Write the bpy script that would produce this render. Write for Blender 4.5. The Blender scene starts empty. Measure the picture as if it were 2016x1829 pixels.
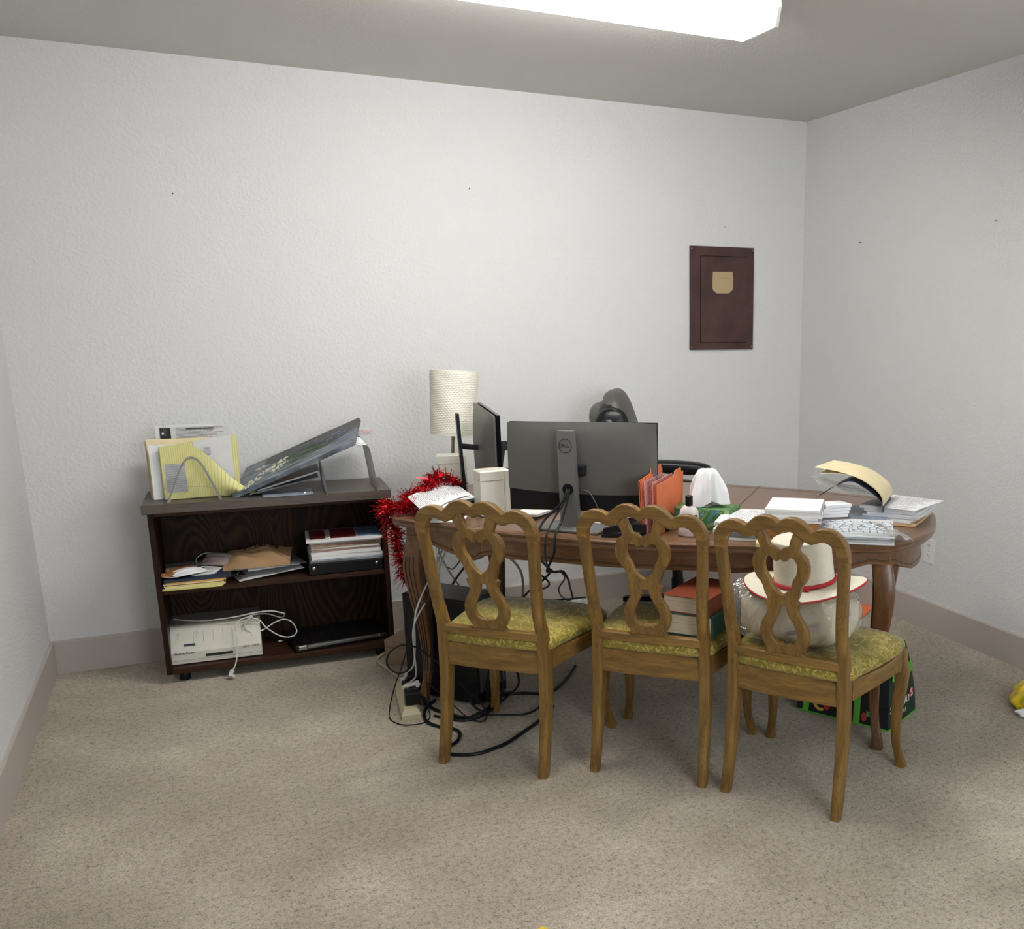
import bpy, bmesh, math, random
from mathutils import Vector, Matrix
PI = math.pi
R = math.radians
SC = bpy.context.scene
COL = SC.collection
RND = random.Random(7)

# ------------------------------------------------------------------ camera
ROOM_W, ROOM_H, ROOM_D = 3.63, 2.44, 5.6
cam_d = bpy.data.cameras.new('camera')
cam = bpy.data.objects.new('camera', cam_d)
COL.objects.link(cam)
SC.camera = cam
yaw, pitch, roll = 0.4726, -0.22747, 0.00105
cyaw, syaw = math.cos(yaw), math.sin(yaw)
fw = Vector((syaw * math.cos(pitch), cyaw * math.cos(pitch), math.sin(pitch)))
rt = Vector((cyaw, -syaw, 0))
up = rt.cross(fw)
r2 = rt * math.cos(roll) + up * math.sin(roll)
u2 = -rt * math.sin(roll) + up * math.cos(roll)
mw = Matrix((r2, u2, -fw)).transposed().to_4x4()
mw.translation = Vector((0.6188, -4.625, 1.4341))
cam.matrix_world = mw
cam_d.sensor_width = 36
cam_d.lens = 36 * 1928.5 / 2016
cam_d.shift_x = -(1370.1 - 1008) / 2016
cam_d.shift_y = (1075.7 - 914.5) / 2016
cam_d.clip_start = 0.02

# ------------------------------------------------------------------ world, light, exposure
SC.view_settings.view_transform = 'Standard'
SC.view_settings.look = 'None'
SC.view_settings.gamma = 1
SC.view_settings.use_curve_mapping = False
SC.view_settings.exposure = 0.6
wd = bpy.data.worlds.new('world')
SC.world = wd
wd.use_nodes = True
wd.node_tree.nodes['Background'].inputs[0].default_value = (0.75, 0.85, 1, 1)
wd.node_tree.nodes['Background'].inputs[1].default_value = 1.0
LENS_STRENGTH = 21.0
DIM = 0.1            # weak fill from the unseen fixture added near the front wall
al = bpy.data.lights.new('daylight', 'AREA')          # daylight just outside the window behind the camera
al.shape = 'RECTANGLE'; al.size = 1.5; al.size_y = 1.2
al.energy = 42; al.color = (0.88, 0.94, 1.0)
alo = bpy.data.objects.new('daylight', al)
COL.objects.link(alo)
alo.location = (2.0, -ROOM_D - 0.2, 1.55)
alo.rotation_euler = (R(90), 0, 0)

# ------------------------------------------------------------------ materials
def nt(name):
    m = bpy.data.materials.new(name); m.use_nodes = True
    t = m.node_tree
    return m, t, t.nodes['Principled BSDF']
def link(t, a, b): t.links.new(a, b)
def coords(t, kind='Object', scale=(1, 1, 1), rot=(0, 0, 0)):
    tc = t.nodes.new('ShaderNodeTexCoord'); mp = t.nodes.new('ShaderNodeMapping')
    mp.inputs['Scale'].default_value = scale; mp.inputs['Rotation'].default_value = rot
    link(t, tc.outputs[kind], mp.inputs['Vector']); return mp.outputs[0]
def noise(t, vec, scale, detail=3, rough=0.5, dist=0.0):
    n = t.nodes.new('ShaderNodeTexNoise')
    n.inputs['Scale'].default_value = scale; n.inputs['Detail'].default_value = detail
    n.inputs['Roughness'].default_value = rough; n.inputs['Distortion'].default_value = dist
    link(t, vec, n.inputs['Vector']); return n.outputs['Fac']
def ramp(t, fac, stops, interp='LINEAR'):
    r = t.nodes.new('ShaderNodeValToRGB'); r.color_ramp.interpolation = interp
    e = r.color_ramp.elements
    while len(e) < len(stops): e.new(0.5)
    for i, (p, c) in enumerate(stops):
        e[i].position = p; e[i].color = (*c, 1) if len(c) == 3 else c
    link(t, fac, r.inputs[0]); return r.outputs[0]
def bump(t, b, h, strength, dist, prev=None):
    n = t.nodes.new('ShaderNodeBump'); n.inputs['Strength'].default_value = strength
    n.inputs['Distance'].default_value = dist
    link(t, h, n.inputs['Height'])
    if prev: link(t, prev, n.inputs['Normal'])
    link(t, n.outputs[0], b.inputs['Normal']); return n.outputs[0]
def math_n(t, op, a, b=None, c=None):
    n = t.nodes.new('ShaderNodeMath'); n.operation = op
    for i, v in enumerate((a, b, c)):
        if v is None: continue
        if isinstance(v, (int, float)): n.inputs[i].default_value = v
        else: link(t, v, n.inputs[i])
    return n.outputs[0]
def mixc(t, fac, a, b):
    n = t.nodes.new('ShaderNodeMix'); n.data_type = 'RGBA'
    if isinstance(fac, (int, float)): n.inputs[0].default_value = fac
    else: link(t, fac, n.inputs[0])
    for s, v in ((6, a), (7, b)):
        if isinstance(v, tuple): n.inputs[s].default_value = (*v, 1)
        else: link(t, v, n.inputs[s])
    return n.outputs[2]

def plain(name, col, rough=0.5, metal=0.0, var=0.06, nscale=30, bmp=0.0, spec=0.5, alpha=None):
    m, t, b = nt(name)
    v = coords(t)
    f = noise(t, v, nscale, 4)
    c0 = tuple(max(0, x * (1 - var)) for x in col); c1 = tuple(min(1, x * (1 + var)) for x in col)
    link(t, ramp(t, f, [(0.3, c0), (0.7, c1)]), b.inputs['Base Color'])
    b.inputs['Roughness'].default_value = rough; b.inputs['Metallic'].default_value = metal
    b.inputs['Specular IOR Level'].default_value = spec
    if bmp: bump(t, b, noise(t, v, nscale * 6, 3), bmp, 0.002)
    return m

def wood(name, light, dark, axis='z', rough=0.4, scale=1.0, contrast=1.0, streak=(0.01, 0.005, 0.002), coat=0.0, spec=0.4):
    m, t, b = nt(name)
    s = {'x': (2.2, 28, 28), 'y': (28, 2.2, 28), 'z': (28, 28, 2.2)}[axis]
    v = coords(t, scale=tuple(k * scale for k in s))
    f = noise(t, v, 1.6, 5, 0.6, 0.6)
    c = ramp(t, f, [(0.5 - 0.24 / contrast, dark), (0.5, tuple((a + b_) / 2 for a, b_ in zip(light, dark))), (0.5 + 0.2 / contrast, light)])
    s2 = {'x': (9, 230, 230), 'y': (230, 9, 230), 'z': (230, 230, 9)}[axis]
    v2 = coords(t, scale=tuple(k * scale for k in s2))
    f2 = noise(t, v2, 1.5, 2, 0.5)
    pores = ramp(t, f2, [(0.34, (1, 1, 1)), (0.43, (0, 0, 0))])
    link(t, mixc(t, math_n(t, 'MULTIPLY', pores, 0.45), c, streak), b.inputs['Base Color'])
    b.inputs['Roughness'].default_value = rough; b.inputs['Specular IOR Level'].default_value = spec
    b.inputs['Coat Weight'].default_value = coat; b.inputs['Coat Roughness'].default_value = 0.3
    bump(t, b, f2, 0.12, 0.001)
    return m

def wall_mat(name, col, strength=0.35):
    m, t, b = nt(name)
    v = coords(t)
    big = noise(t, v, 0.9, 3)
    link(t, ramp(t, big, [(0.3, tuple(c * 0.975 for c in col)), (0.7, col)]), b.inputs['Base Color'])
    h = noise(t, v, 70, 3, 0.55, 0.4)
    h2 = noise(t, v, 190, 2)
    hh = math_n(t, 'ADD', ramp(t, h, [(0.42, (0, 0, 0)), (0.66, (1, 1, 1))]), math_n(t, 'MULTIPLY', h2, 0.3))
    bump(t, b, hh, strength, 0.004)
    b.inputs['Roughness'].default_value = 0.75; b.inputs['Specular IOR Level'].default_value = 0.25
    return m

def carpet_mat():
    m, t, b = nt('carpet_pile')
    v = coords(t)
    f1 = noise(t, v, 2.4, 4, 0.6)
    f2 = noise(t, v, 170, 3, 0.7)
    f3 = noise(t, v, 60, 3, 0.6)
    vr = coords(t, scale=(60, 14, 60))
    rows = noise(t, vr, 1.0, 2, 0.5)
    c = ramp(t, f1, [(0.3, (0.375, 0.312, 0.225)), (0.52, (0.47, 0.40, 0.30)), (0.72, (0.61, 0.53, 0.41))])
    tuft = ramp(t, math_n(t, 'ADD', math_n(t, 'MULTIPLY', f2, 0.6), math_n(t, 'MULTIPLY', f3, 0.4)), [(0.37, (0.25, 0.23, 0.20)), (0.455, (0.86, 0.86, 0.86)), (0.60, (1.3, 1.3, 1.3))])
    n = t.nodes.new('ShaderNodeMix'); n.data_type = 'RGBA'; n.blend_type = 'MULTIPLY'; n.inputs[0].default_value = 0.9
    link(t, c, n.inputs[6]); link(t, tuft, n.inputs[7])
    rw = ramp(t, rows, [(0.55, (0, 0, 0)), (0.68, (1, 1, 1))])
    link(t, mixc(t, math_n(t, 'MULTIPLY', rw, 0.16), n.outputs[2], (0.62, 0.57, 0.48)), b.inputs['Base Color'])
    hh = math_n(t, 'ADD', f2, math_n(t, 'MULTIPLY', rows, 0.7))
    p = bump(t, b, hh, 0.9, 0.009)
    b.inputs['Roughness'].default_value = 0.95; b.inputs['Specular IOR Level'].default_value = 0.05
    b.inputs['Sheen Weight'].default_value = 0.3; b.inputs['Sheen Roughness'].default_value = 0.5
    return m

def damask_mat():
    m, t, b = nt('gold_damask')
    v = coords(t)
    w = t.nodes.new('ShaderNodeTexNoise'); w.inputs['Scale'].default_value = 9; w.inputs['Detail'].default_value = 2
    link(t, v, w.inputs['Vector'])
    mx = t.nodes.new('ShaderNodeVectorMath'); mx.operation = 'MULTIPLY_ADD'
    link(t, w.outputs['Color'], mx.inputs[0]); mx.inputs[1].default_value = (0.11, 0.11, 0.11); link(t, v, mx.inputs[2])
    cn = noise(t, mx.outputs[0], 21, 1.5, 0.45, 1.1)
    scroll = ramp(t, math_n(t, 'ABSOLUTE', math_n(t, 'SUBTRACT', cn, 0.5)), [(0.022, (1, 1, 1)), (0.04, (0, 0, 0))])
    big = noise(t, v, 13, 2, 0.5, 1.5)
    patch = ramp(t, big, [(0.5, (0, 0, 0)), (0.56, (1, 1, 1))])
    fine = noise(t, v, 90, 2, 0.5, 2.0)
    fl = ramp(t, fine, [(0.5, (0.0, 0.0, 0.0)), (0.55, (1, 1, 1))])
    pat = math_n(t, 'MAXIMUM', math_n(t, 'MULTIPLY', scroll, math_n(t, 'SUBTRACT', 1.0, math_n(t, 'MULTIPLY', patch, 0.4))), math_n(t, 'MULTIPLY', patch, fl))
    link(t, mixc(t, pat, (0.205, 0.157, 0.014), (0.42, 0.33, 0.062)), b.inputs['Base Color'])
    link(t, math_n(t, 'SUBTRACT', 0.62, math_n(t, 'MULTIPLY', pat, 0.22)), b.inputs['Roughness'])
    bump(t, b, pat, 0.25, 0.0015)
    b.inputs['Sheen Weight'].default_value = 0.2
    return m

def printed(name, base, ink, pitch=0.0062, lo=0.35, hi=0.92, u0=0.018, u1=0.19, v0=0.0, v1=9.0, word=120, rough=0.7):
    """paper with rows of print; UV is in metres, rows run along u"""
    m, t, b = nt(name)
    tc = t.nodes.new('ShaderNodeTexCoord'); sp = t.nodes.new('ShaderNodeSeparateXYZ')
    link(t, tc.outputs['UV'], sp.inputs[0]); u, v = sp.outputs[0], sp.outputs[1]
    row = math_n(t, 'DIVIDE', v, pitch)
    fr = math_n(t, 'FRACT', row); fl = math_n(t, 'FLOOR', row)
    band = math_n(t, 'MULTIPLY', math_n(t, 'GREATER_THAN', fr, 0.3), math_n(t, 'LESS_THAN', fr, 0.78))
    cb = t.nodes.new('ShaderNodeCombineXYZ')
    link(t, math_n(t, 'MULTIPLY', u, word), cb.inputs[0]); link(t, math_n(t, 'MULTIPLY', fl, 7.31), cb.inputs[1])
    wn = noise(t, cb.outputs[0], 2.0, 1)
    wd_ = math_n(t, 'GREATER_THAN', wn, lo + 0.1)
    cb2 = t.nodes.new('ShaderNodeCombineXYZ'); link(t, math_n(t, 'MULTIPLY', fl, 3.7), cb2.inputs[0])
    ln = noise(t, cb2.outputs[0], 1.0, 0)
    end = math_n(t, 'LESS_THAN', u, math_n(t, 'MULTIPLY_ADD', ln, (u1 - u0) * 0.9, u0 + (u1 - u0) * 0.4))
    msk = math_n(t, 'MULTIPLY', math_n(t, 'GREATER_THAN', u, u0), math_n(t, 'LESS_THAN', u, u1))
    msk = math_n(t, 'MULTIPLY', msk, math_n(t, 'MULTIPLY', math_n(t, 'GREATER_THAN', v, v0), math_n(t, 'LESS_THAN', v, v1)))
    f = math_n(t, 'MULTIPLY', math_n(t, 'MULTIPLY', band, wd_), math_n(t, 'MULTIPLY', msk, end))
    link(t, mixc(t, math_n(t, 'MULTIPLY', f, 0.75), base, ink), b.inputs['Base Color'])
    b.inputs['Roughness'].default_value = rough
    return m

def ruled(name, base, line, pitch=0.0082):
    m, t, b = nt(name)
    tc = t.nodes.new('ShaderNodeTexCoord'); sp = t.nodes.new('ShaderNodeSeparateXYZ')
    link(t, tc.outputs['UV'], sp.inputs[0])
    fr = math_n(t, 'FRACT', math_n(t, 'DIVIDE', sp.outputs[0], pitch))
    a = math_n(t, 'LESS_THAN', fr, 0.13)
    cr = math_n(t, 'COMPARE', sp.outputs[1], 0.045, 0.0009)
    link(t, mixc(t, math_n(t, 'MULTIPLY', math_n(t, 'MAXIMUM', a, cr), 0.7), base, line), b.inputs['Base Color'])
    b.inputs['Roughness'].default_value = 0.65
    return m

def glass_like(name, col, rough=0.08, alpha=0.25):
    m, t, b = nt(name)
    v = coords(t)
    f = noise(t, v, 18, 4, 0.6, 1.0)
    b.inputs['Base Color'].default_value = (*col, 1)
    b.inputs['Roughness'].default_value = rough
    link(t, ramp(t, f, [(0.35, (alpha * 0.6,) * 3), (0.7, (alpha * 1.5,) * 3)]), b.inputs['Alpha'])
    bump(t, b, f, 0.4, 0.01)
    return m

def film_mat(name):
    m, t, b = nt(name)
    out = t.nodes['Material Output']; t.nodes.remove(b)
    tr = t.nodes.new('ShaderNodeBsdfTransparent'); tr.inputs[0].default_value = (0.97, 0.97, 0.96, 1)
    gl = t.nodes.new('ShaderNodeBsdfGlossy'); gl.inputs['Roughness'].default_value = 0.12; gl.inputs['Color'].default_value = (1, 1, 1, 1)
    df = t.nodes.new('ShaderNodeBsdfDiffuse'); df.inputs[0].default_value = (0.85, 0.85, 0.83, 1)
    lw = t.nodes.new('ShaderNodeLayerWeight'); lw.inputs[0].default_value = 0.35
    v = coords(t); f = noise(t, v, 9, 3, 0.5, 1.8)
    bp = t.nodes.new('ShaderNodeBump'); bp.inputs['Strength'].default_value = 0.9; bp.inputs['Distance'].default_value = 0.03
    link(t, f, bp.inputs['Height'])
    for nd in (gl, lw): link(t, bp.outputs[0], nd.inputs['Normal'])
    m1 = t.nodes.new('ShaderNodeMixShader'); m1.inputs[0].default_value = 0.10
    link(t, tr.outputs[0], m1.inputs[1]); link(t, df.outputs[0], m1.inputs[2])
    m2 = t.nodes.new('ShaderNodeMixShader'); link(t, math_n(t, 'MULTIPLY_ADD', lw.outputs['Facing'], 0.55, 0.06), m2.inputs[0])
    link(t, m1.outputs[0], m2.inputs[1]); link(t, gl.outputs[0], m2.inputs[2])
    link(t, m2.outputs[0], out.inputs[0]); return m

M = {}
M['wall'] = wall_mat('white_wall_paint', (0.705, 0.703, 0.695))
M['ceiling'] = wall_mat('ceiling_paint', (0.655, 0.64, 0.62), 0.2)
M['trim'] = plain('taupe_trim_paint', (0.47, 0.42, 0.385), 0.45, var=0.03, nscale=3)
M['carpet'] = carpet_mat()
HL, HD = (0.285, 0.160, 0.038), (0.115, 0.057, 0.012)
M['oak_z'] = wood('honey_wood_upright', HL, HD, 'z', 0.38, coat=0.25)
M['oak_x'] = wood('honey_wood_rail', HL, HD, 'x', 0.38, coat=0.25)
M['oak_y'] = wood('honey_wood_side', HL, HD, 'y', 0.38, coat=0.25)
TL, TD = (0.215, 0.100, 0.036), (0.09, 0.036, 0.012)
M['table_top'] = wood('table_top_wood', (0.215, 0.115, 0.06), (0.12, 0.055, 0.028), 'x', 0.3, coat=0.4)
M['table_x'] = wood('table_wood_rail', TL, TD, 'x', 0.35, coat=0.3)
M['table_z'] = wood('table_wood_leg', TL, TD, 'z', 0.35, coat=0.3)
M['groove'] = plain('dark_groove_line', (0.012, 0.006, 0.004), 0.6)
DL, DD = (0.035, 0.014, 0.007), (0.012, 0.005, 0.003)
M['dark_z'] = wood('walnut_stained_side', DL, DD, 'z', 0.4, spec=0.15)
M['dark_x'] = wood('walnut_stained_shelf', (0.06, 0.026, 0.013), (0.022, 0.009, 0.005), 'x', 0.4, spec=0.2)
def cathedral(name):
    m, t, b = nt(name)
    f = noise(t, coords(t, scale=(3.2, 3.2, 1.1)), 1.0, 1.5, 0.4, 0.3)
    bands = math_n(t, 'SINE', math_n(t, 'MULTIPLY', f, 260.0))
    f2 = noise(t, coords(t, scale=(120, 120, 5)), 1.0, 2)
    c = ramp(t, math_n(t, 'MULTIPLY_ADD', bands, 0.16, math_n(t, 'MULTIPLY_ADD', f2, 0.5, 0.25)), [(0.25, (0.011, 0.005, 0.003)), (0.55, (0.030, 0.014, 0.007)), (0.85, (0.062, 0.031, 0.014))])
    link(t, c, b.inputs['Base Color']); b.inputs['Roughness'].default_value = 0.5; b.inputs['Specular IOR Level'].default_value = 0.15
    return m
M['dark_back'] = cathedral('walnut_back_panel')
M['laminate'] = wood('grey_brown_laminate', (0.12, 0.095, 0.078), (0.085, 0.066, 0.054), 'x', 0.42)
M['damask'] = damask_mat()
M['white'] = plain('white_plastic', (0.78, 0.77, 0.74), 0.4, var=0.02)
M['cream'] = plain('cream_plastic', (0.62, 0.60, 0.52), 0.42, var=0.02)
M['beige'] = plain('aged_beige_plastic', (0.52, 0.46, 0.30), 0.45, var=0.03)
M['black'] = plain('black_plastic', (0.007, 0.007, 0.008), 0.42, var=0.1, spec=0.25)
M['blackmatte'] = plain('matte_black', (0.007, 0.007, 0.008), 0.65, var=0.1, spec=0.15)
M['rubber'] = plain('black_cable_rubber', (0.005, 0.006, 0.008), 0.45, spec=0.25)
M['leather'] = plain('black_leather', (0.008, 0.008, 0.010), 0.3, var=0.2, nscale=60, bmp=0.25, spec=0.35)
M['leather_grey'] = plain('worn_grey_leather', (0.085, 0.08, 0.072), 0.5, var=0.12, nscale=40, bmp=0.3)
M['mon_grey'] = plain('graphite_plastic', (0.115, 0.112, 0.102), 0.4, metal=0.25, var=0.03)
M['mon_grey2'] = plain('silver_grey_plastic', (0.17, 0.17, 0.16), 0.4, metal=0.3, var=0.03)
M['logo'] = plain('dark_logo', (0.02, 0.02, 0.022), 0.4)
M['screen'] = plain('glossy_screen', (0.005, 0.005, 0.006), 0.12)
M['steel'] = plain('brushed_steel', (0.33, 0.34, 0.34), 0.32, metal=0.9, var=0.06)
M['chrome'] = plain('chrome', (0.7, 0.7, 0.7), 0.12, metal=1.0)
M['brass'] = plain('antique_brass', (0.28, 0.23, 0.13), 0.35, metal=0.8)
M['paper'] = plain('white_paper', (0.78, 0.78, 0.78), 0.7, var=0.02)
M['paper_edges'] = None
M['offwhite'] = plain('offwhite_paper', (0.66, 0.66, 0.65), 0.7, var=0.03)
M['manila'] = plain('manila_card', (0.80, 0.68, 0.42), 0.65, var=0.04)
M['manila_dk'] = plain('tan_card', (0.60, 0.40, 0.22), 0.65, var=0.04)
M['orange'] = plain('orange_card', (0.78, 0.20, 0.07), 0.6, var=0.04)
M['pink'] = plain('pink_paper', (0.83, 0.42, 0.36), 0.65, var=0.08)
M['yellowpaper'] = plain('yellow_paper', (0.75, 0.68, 0.24), 0.65, var=0.03)
M['red'] = plain('red_trim', (0.45, 0.01, 0.02), 0.5)
M['felt'] = plain('cream_felt', (0.72, 0.68, 0.55), 0.9, var=0.05, nscale=90, bmp=0.4)
M['pillow'] = plain('cream_cloth', (0.60, 0.53, 0.38), 0.85, var=0.06, nscale=12, bmp=0.2)
M['kraft'] = plain('kraft_paper', (0.36, 0.215, 0.105), 0.75, var=0.1, nscale=14, bmp=0.4)
M['cardboard'] = plain('brown_cardboard', (0.27, 0.18, 0.125), 0.8, var=0.05)
M['navy'] = plain('navy_card', (0.012, 0.025, 0.055), 0.5)
M['amber'] = plain('amber_envelope', (0.62, 0.33, 0.07), 0.65, var=0.06)
M['maroon'] = plain('maroon_paint', (0.062, 0.026, 0.022), 0.45, var=0.35, nscale=7)
M['tan_label'] = printed('tan_paper_label', (0.44, 0.34, 0.19), (0.12, 0.09, 0.05), 0.03, 0.3, 0.9, 0.02, 0.11, 0.085, 0.12, 300)
M['cover_red'] = plain('red_brown_leatherette', (0.19, 0.035, 0.012), 0.42, var=0.12, nscale=8)
M['cover_green'] = plain('green_cloth_cover', (0.005, 0.06, 0.04), 0.5, var=0.1)
M['bag_green'] = plain('dark_green_fabric', (0.004, 0.03, 0.02), 0.55, var=0.1)
M['bag_black'] = plain('black_fabric_panel', (0.004, 0.005, 0.006), 0.6)
M['lime'] = plain('lime_webbing', (0.10, 0.42, 0.03), 0.55)
M['bananayellow'] = plain('yellow_print', (0.62, 0.42, 0.06), 0.6)
M['redprint'] = plain('red_print', (0.42, 0.03, 0.025), 0.6)
M['greenprint'] = plain('green_print', (0.05, 0.25, 0.05), 0.6)
M['whiteprint'] = plain('white_print', (0.7, 0.7, 0.7), 0.6)
M['tinsel'] = plain('red_metallic_foil', (0.50, 0.006, 0.012), 0.14, metal=0.85, var=0.3, nscale=60)
M['tinseldark'] = plain('red_foil_core', (0.12, 0.004, 0.006), 0.5)
M['plastic_clear'] = film_mat('clear_plastic_film')
M['greycable'] = plain('grey_cable', (0.18, 0.18, 0.18), 0.45)
M['whitecable'] = plain('white_cable', (0.62, 0.61, 0.57), 0.4)
M['olivecable'] = plain('olive_cable', (0.28, 0.29, 0.18), 0.45)
M['text'] = printed('printed_page', (0.78, 0.78, 0.80), (0.03, 0.03, 0.04), pitch=0.0085)
M['text2'] = printed('dense_printed_page', (0.60, 0.60, 0.60), (0.05, 0.05, 0.055), pitch=0.0048, lo=0.25)
M['pad'] = ruled('yellow_ruled_paper', (0.70, 0.66, 0.27), (0.30, 0.31, 0.20))
M['clipping'] = printed('newspaper_clipping', (0.62, 0.62, 0.62), (0.06, 0.07, 0.11), pitch=0.0042, lo=0.2, u0=0.003, u1=0.2)
M['yellowbag'] = plain('yellow_plastic_film', (0.85, 0.62, 0.03), 0.35, var=0.15)
M['bluegrey'] = plain('blue_grey_print', (0.32, 0.38, 0.46), 0.4, var=0.35, nscale=25)
M['glossgrey'] = plain('grey_glossy_cover', (0.20, 0.21, 0.22), 0.3, var=0.4, nscale=22)
M['brownprint'] = plain('brown_glossy_print', (0.33, 0.14, 0.05), 0.35, var=0.3, nscale=9)

# ------------------------------------------------------------------ builders
def tag(o, label=None, cat=None, group=None, kind=None):
    if label: o['label'] = label
    if cat: o['category'] = cat
    if group: o['group'] = group
    if kind: o['kind'] = kind
    return o
def thing(name, label, cat, loc=(0, 0, 0), rot=0.0, group=None):
    o = bpy.data.objects.new(name, None); COL.objects.link(o)
    o.empty_display_size = 0.1
    o.location = loc
    o.rotation_euler = (0, 0, rot) if isinstance(rot, (int, float)) else rot
    return tag(o, label, cat, group)

class G:
    def __init__(s): s.b = bmesh.new(); s.uv = s.b.loops.layers.uv.new('UVMap')
    def box(s, c, size, rot=None, bev=0.0, seg=2):
        r = bmesh.ops.create_cube(s.b, size=1.0); vs = r['verts']
        mt = Matrix.Translation(Vector(c))
        if rot is not None: mt = mt @ (rot if isinstance(rot, Matrix) else Matrix.Rotation(rot, 4, 'Z'))
        mt = mt @ Matrix.Diagonal((*size, 1))
        bmesh.ops.transform(s.b, matrix=mt, verts=vs)
        if bev:
            es = list({e for v in vs for e in v.link_edges})
            bmesh.ops.bevel(s.b, geom=es, offset=bev, segments=seg, profile=0.5, affect='EDGES')
        return s
    def ring_surface(s, rings, closed=True, cap=True):
        """rings: list of equally long vertex position lists"""
        vr = [[s.b.verts.new(p) for p in r] for r in rings]
        n = len(vr[0])
        for a, b_ in zip(vr[:-1], vr[1:]):
            for i in range(n if closed else n - 1):
                j = (i + 1) % n
                try: s.b.faces.new((a[i], a[j], b_[j], b_[i]))
                except ValueError: pass
        if cap and closed:
            for r in (vr[0][::-1], vr[-1]):
                try: s.b.faces.new(r)
                except ValueError: pass
        return vr
    def prism(s, poly, z0, z1, mt=None, bev=0.0):
        f = lambda x, y, z: (mt @ Vector((x, y, z))) if mt else Vector((x, y, z))
        if bev:
            cx = sum(p[0] for p in poly) / len(poly); cy = sum(p[1] for p in poly) / len(poly)
            def ins(d): return offset_poly(poly, d)
            s.ring_surface([[f(x, y, z0) for x, y in ins(bev)], [f(x, y, z0 + bev) for x, y in poly],
                            [f(x, y, z1 - bev) for x, y in poly], [f(x, y, z1) for x, y in ins(bev)]])
        else:
            s.ring_surface([[f(x, y, z0) for x, y in poly], [f(x, y, z1) for x, y in poly]])
        return s
    def tube(s, pts, r, n=8, closed=False, sub=0):
        pts = [Vector(p) for p in pts]
        if sub: pts = smooth_path(pts, sub, closed)
        rs = r if callable(r) else (lambda k: r)
        N = len(pts); rings = []
        prev = None
        for i, p in enumerate(pts):
            if closed: d = pts[(i + 1) % N] - pts[i - 1]
            else: d = pts[min(i + 1, N - 1)] - pts[max(i - 1, 0)]
            if d.length < 1e-9: d = Vector((0, 0, 1))
            d.normalize()
            if prev is None:
                a = Vector((0, 0, 1)) if abs(d.z) < 0.9 else Vector((1, 0, 0))
                x = d.cross(a).normalized()
            else:
                x = (prev - d * prev.dot(d)).normalized()
            prev = x; y = d.cross(x)
            rr = rs(i / max(1, N - 1))
            rings.append([p + (x * math.cos(2 * PI * k / n) + y * math.sin(2 * PI * k / n)) * rr for k in range(n)])
        if closed: rings.append(rings[0])
        s.ring_surface(rings, cap=not closed)
        if closed: bmesh.ops.remove_doubles(s.b, verts=s.b.verts[:], dist=1e-6)
        return s
    def sweep(s, pts, sec, ang=0.0, rnd=0.25):
        """rounded rectangular section swept upward; sec(i)->(w,d) in local x,y turned by ang; pts (x,y,z)"""
        rings = []
        for i, p in enumerate(pts):
            w, d = sec[i]; w /= 2; d /= 2; k = min(w, d) * rnd * 2
            base = [(w, d - k), (w - k * .3, d - k * .3), (w - k, d), (-w + k, d), (-w + k * .3, d - k * .3), (-w, d - k), (-w, -d + k), (-w + k * .3, -d + k * .3), (-w + k, -d), (w - k, -d), (w - k * .3, -d + k * .3), (w, -d + k)]
            ca, sa = math.cos(ang), math.sin(ang)
            rings.append([Vector((p[0] + x * ca - y * sa, p[1] + x * sa + y * ca, p[2])) for x, y in base])
        s.ring_surface(rings); return s
    def lathe(s, prof, n=32, c=(0, 0, 0), mt=None):
        c = Vector(c); rings = []
        for r, z in prof:
            ring = [c + Vector((r * math.cos(2 * PI * k / n), r * math.sin(2 * PI * k / n), z)) for k in range(n)]
            if mt: ring = [mt @ p for p in ring]
            rings.append(ring)
        s.ring_surface(rings); return s
    def grid(s, f, nu, nv, th=0.0, lu=1.0, lv=1.0):
        """f(u,v)->Vector, u,v in 0..1; UV in metres via lu, lv; optional thickness"""
        P = [[Vector(f(i / nu, j / nv)) for j in range(nv + 1)] for i in range(nu + 1)]
        def lay(off, flip):
            V = []
            for i in range(nu + 1):
                row = []
                for j in range(nv + 1):
                    p = P[i][j]
                    if off:
                        du = P[min(i + 1, nu)][j] - P[max(i - 1, 0)][j]; dv = P[i][min(j + 1, nv)] - P[i][max(j - 1, 0)]
                        n_ = du.cross(dv); n_ = n_.normalized() if n_.length > 1e-12 else Vector((0, 0, 1))
                        p = p + n_ * off
                    row.append(s.b.verts.new(p))
                V.append(row)
            for i in range(nu):
                for j in range(nv):
                    q = [V[i][j], V[i + 1][j], V[i + 1][j + 1], V[i][j + 1]]
                    uvs = [(i, j), (i + 1, j), (i + 1, j + 1), (i, j + 1)]
                    if flip: q = q[::-1]; uvs = uvs[::-1]
                    fc = s.b.faces.new(q)
                    for lp, (a, b_) in zip(fc.loops, uvs): lp[s.uv].uv = (a / nu * lu, b_ / nv * lv)
            return V
        A = lay(0, False)
        if th:
            B = lay(-th, True)
            per = [(i, 0) for i in range(nu)] + [(nu, j) for j in range(nv)] + [(nu - i, nv) for i in range(nu)] + [(0, nv - j) for j in range(nv)]
            for k in range(len(per)):
                a, b_ = per[k], per[(k + 1) % len(per)]
                s.b.faces.new((A[a[0]][a[1]], B[a[0]][a[1]], B[b_[0]][b_[1]], A[b_[0]][b_[1]]))
        return s
    def sheet(s, o, eu, ev, lu, lv, th=0.0006, nu=1, nv=1):
        o, eu, ev = Vector(o), Vector(eu).normalized(), Vector(ev).normalized()
        return s.grid(lambda u, v: o + eu * lu * u + ev * lv * v, nu, nv, th, lu, lv)
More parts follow.
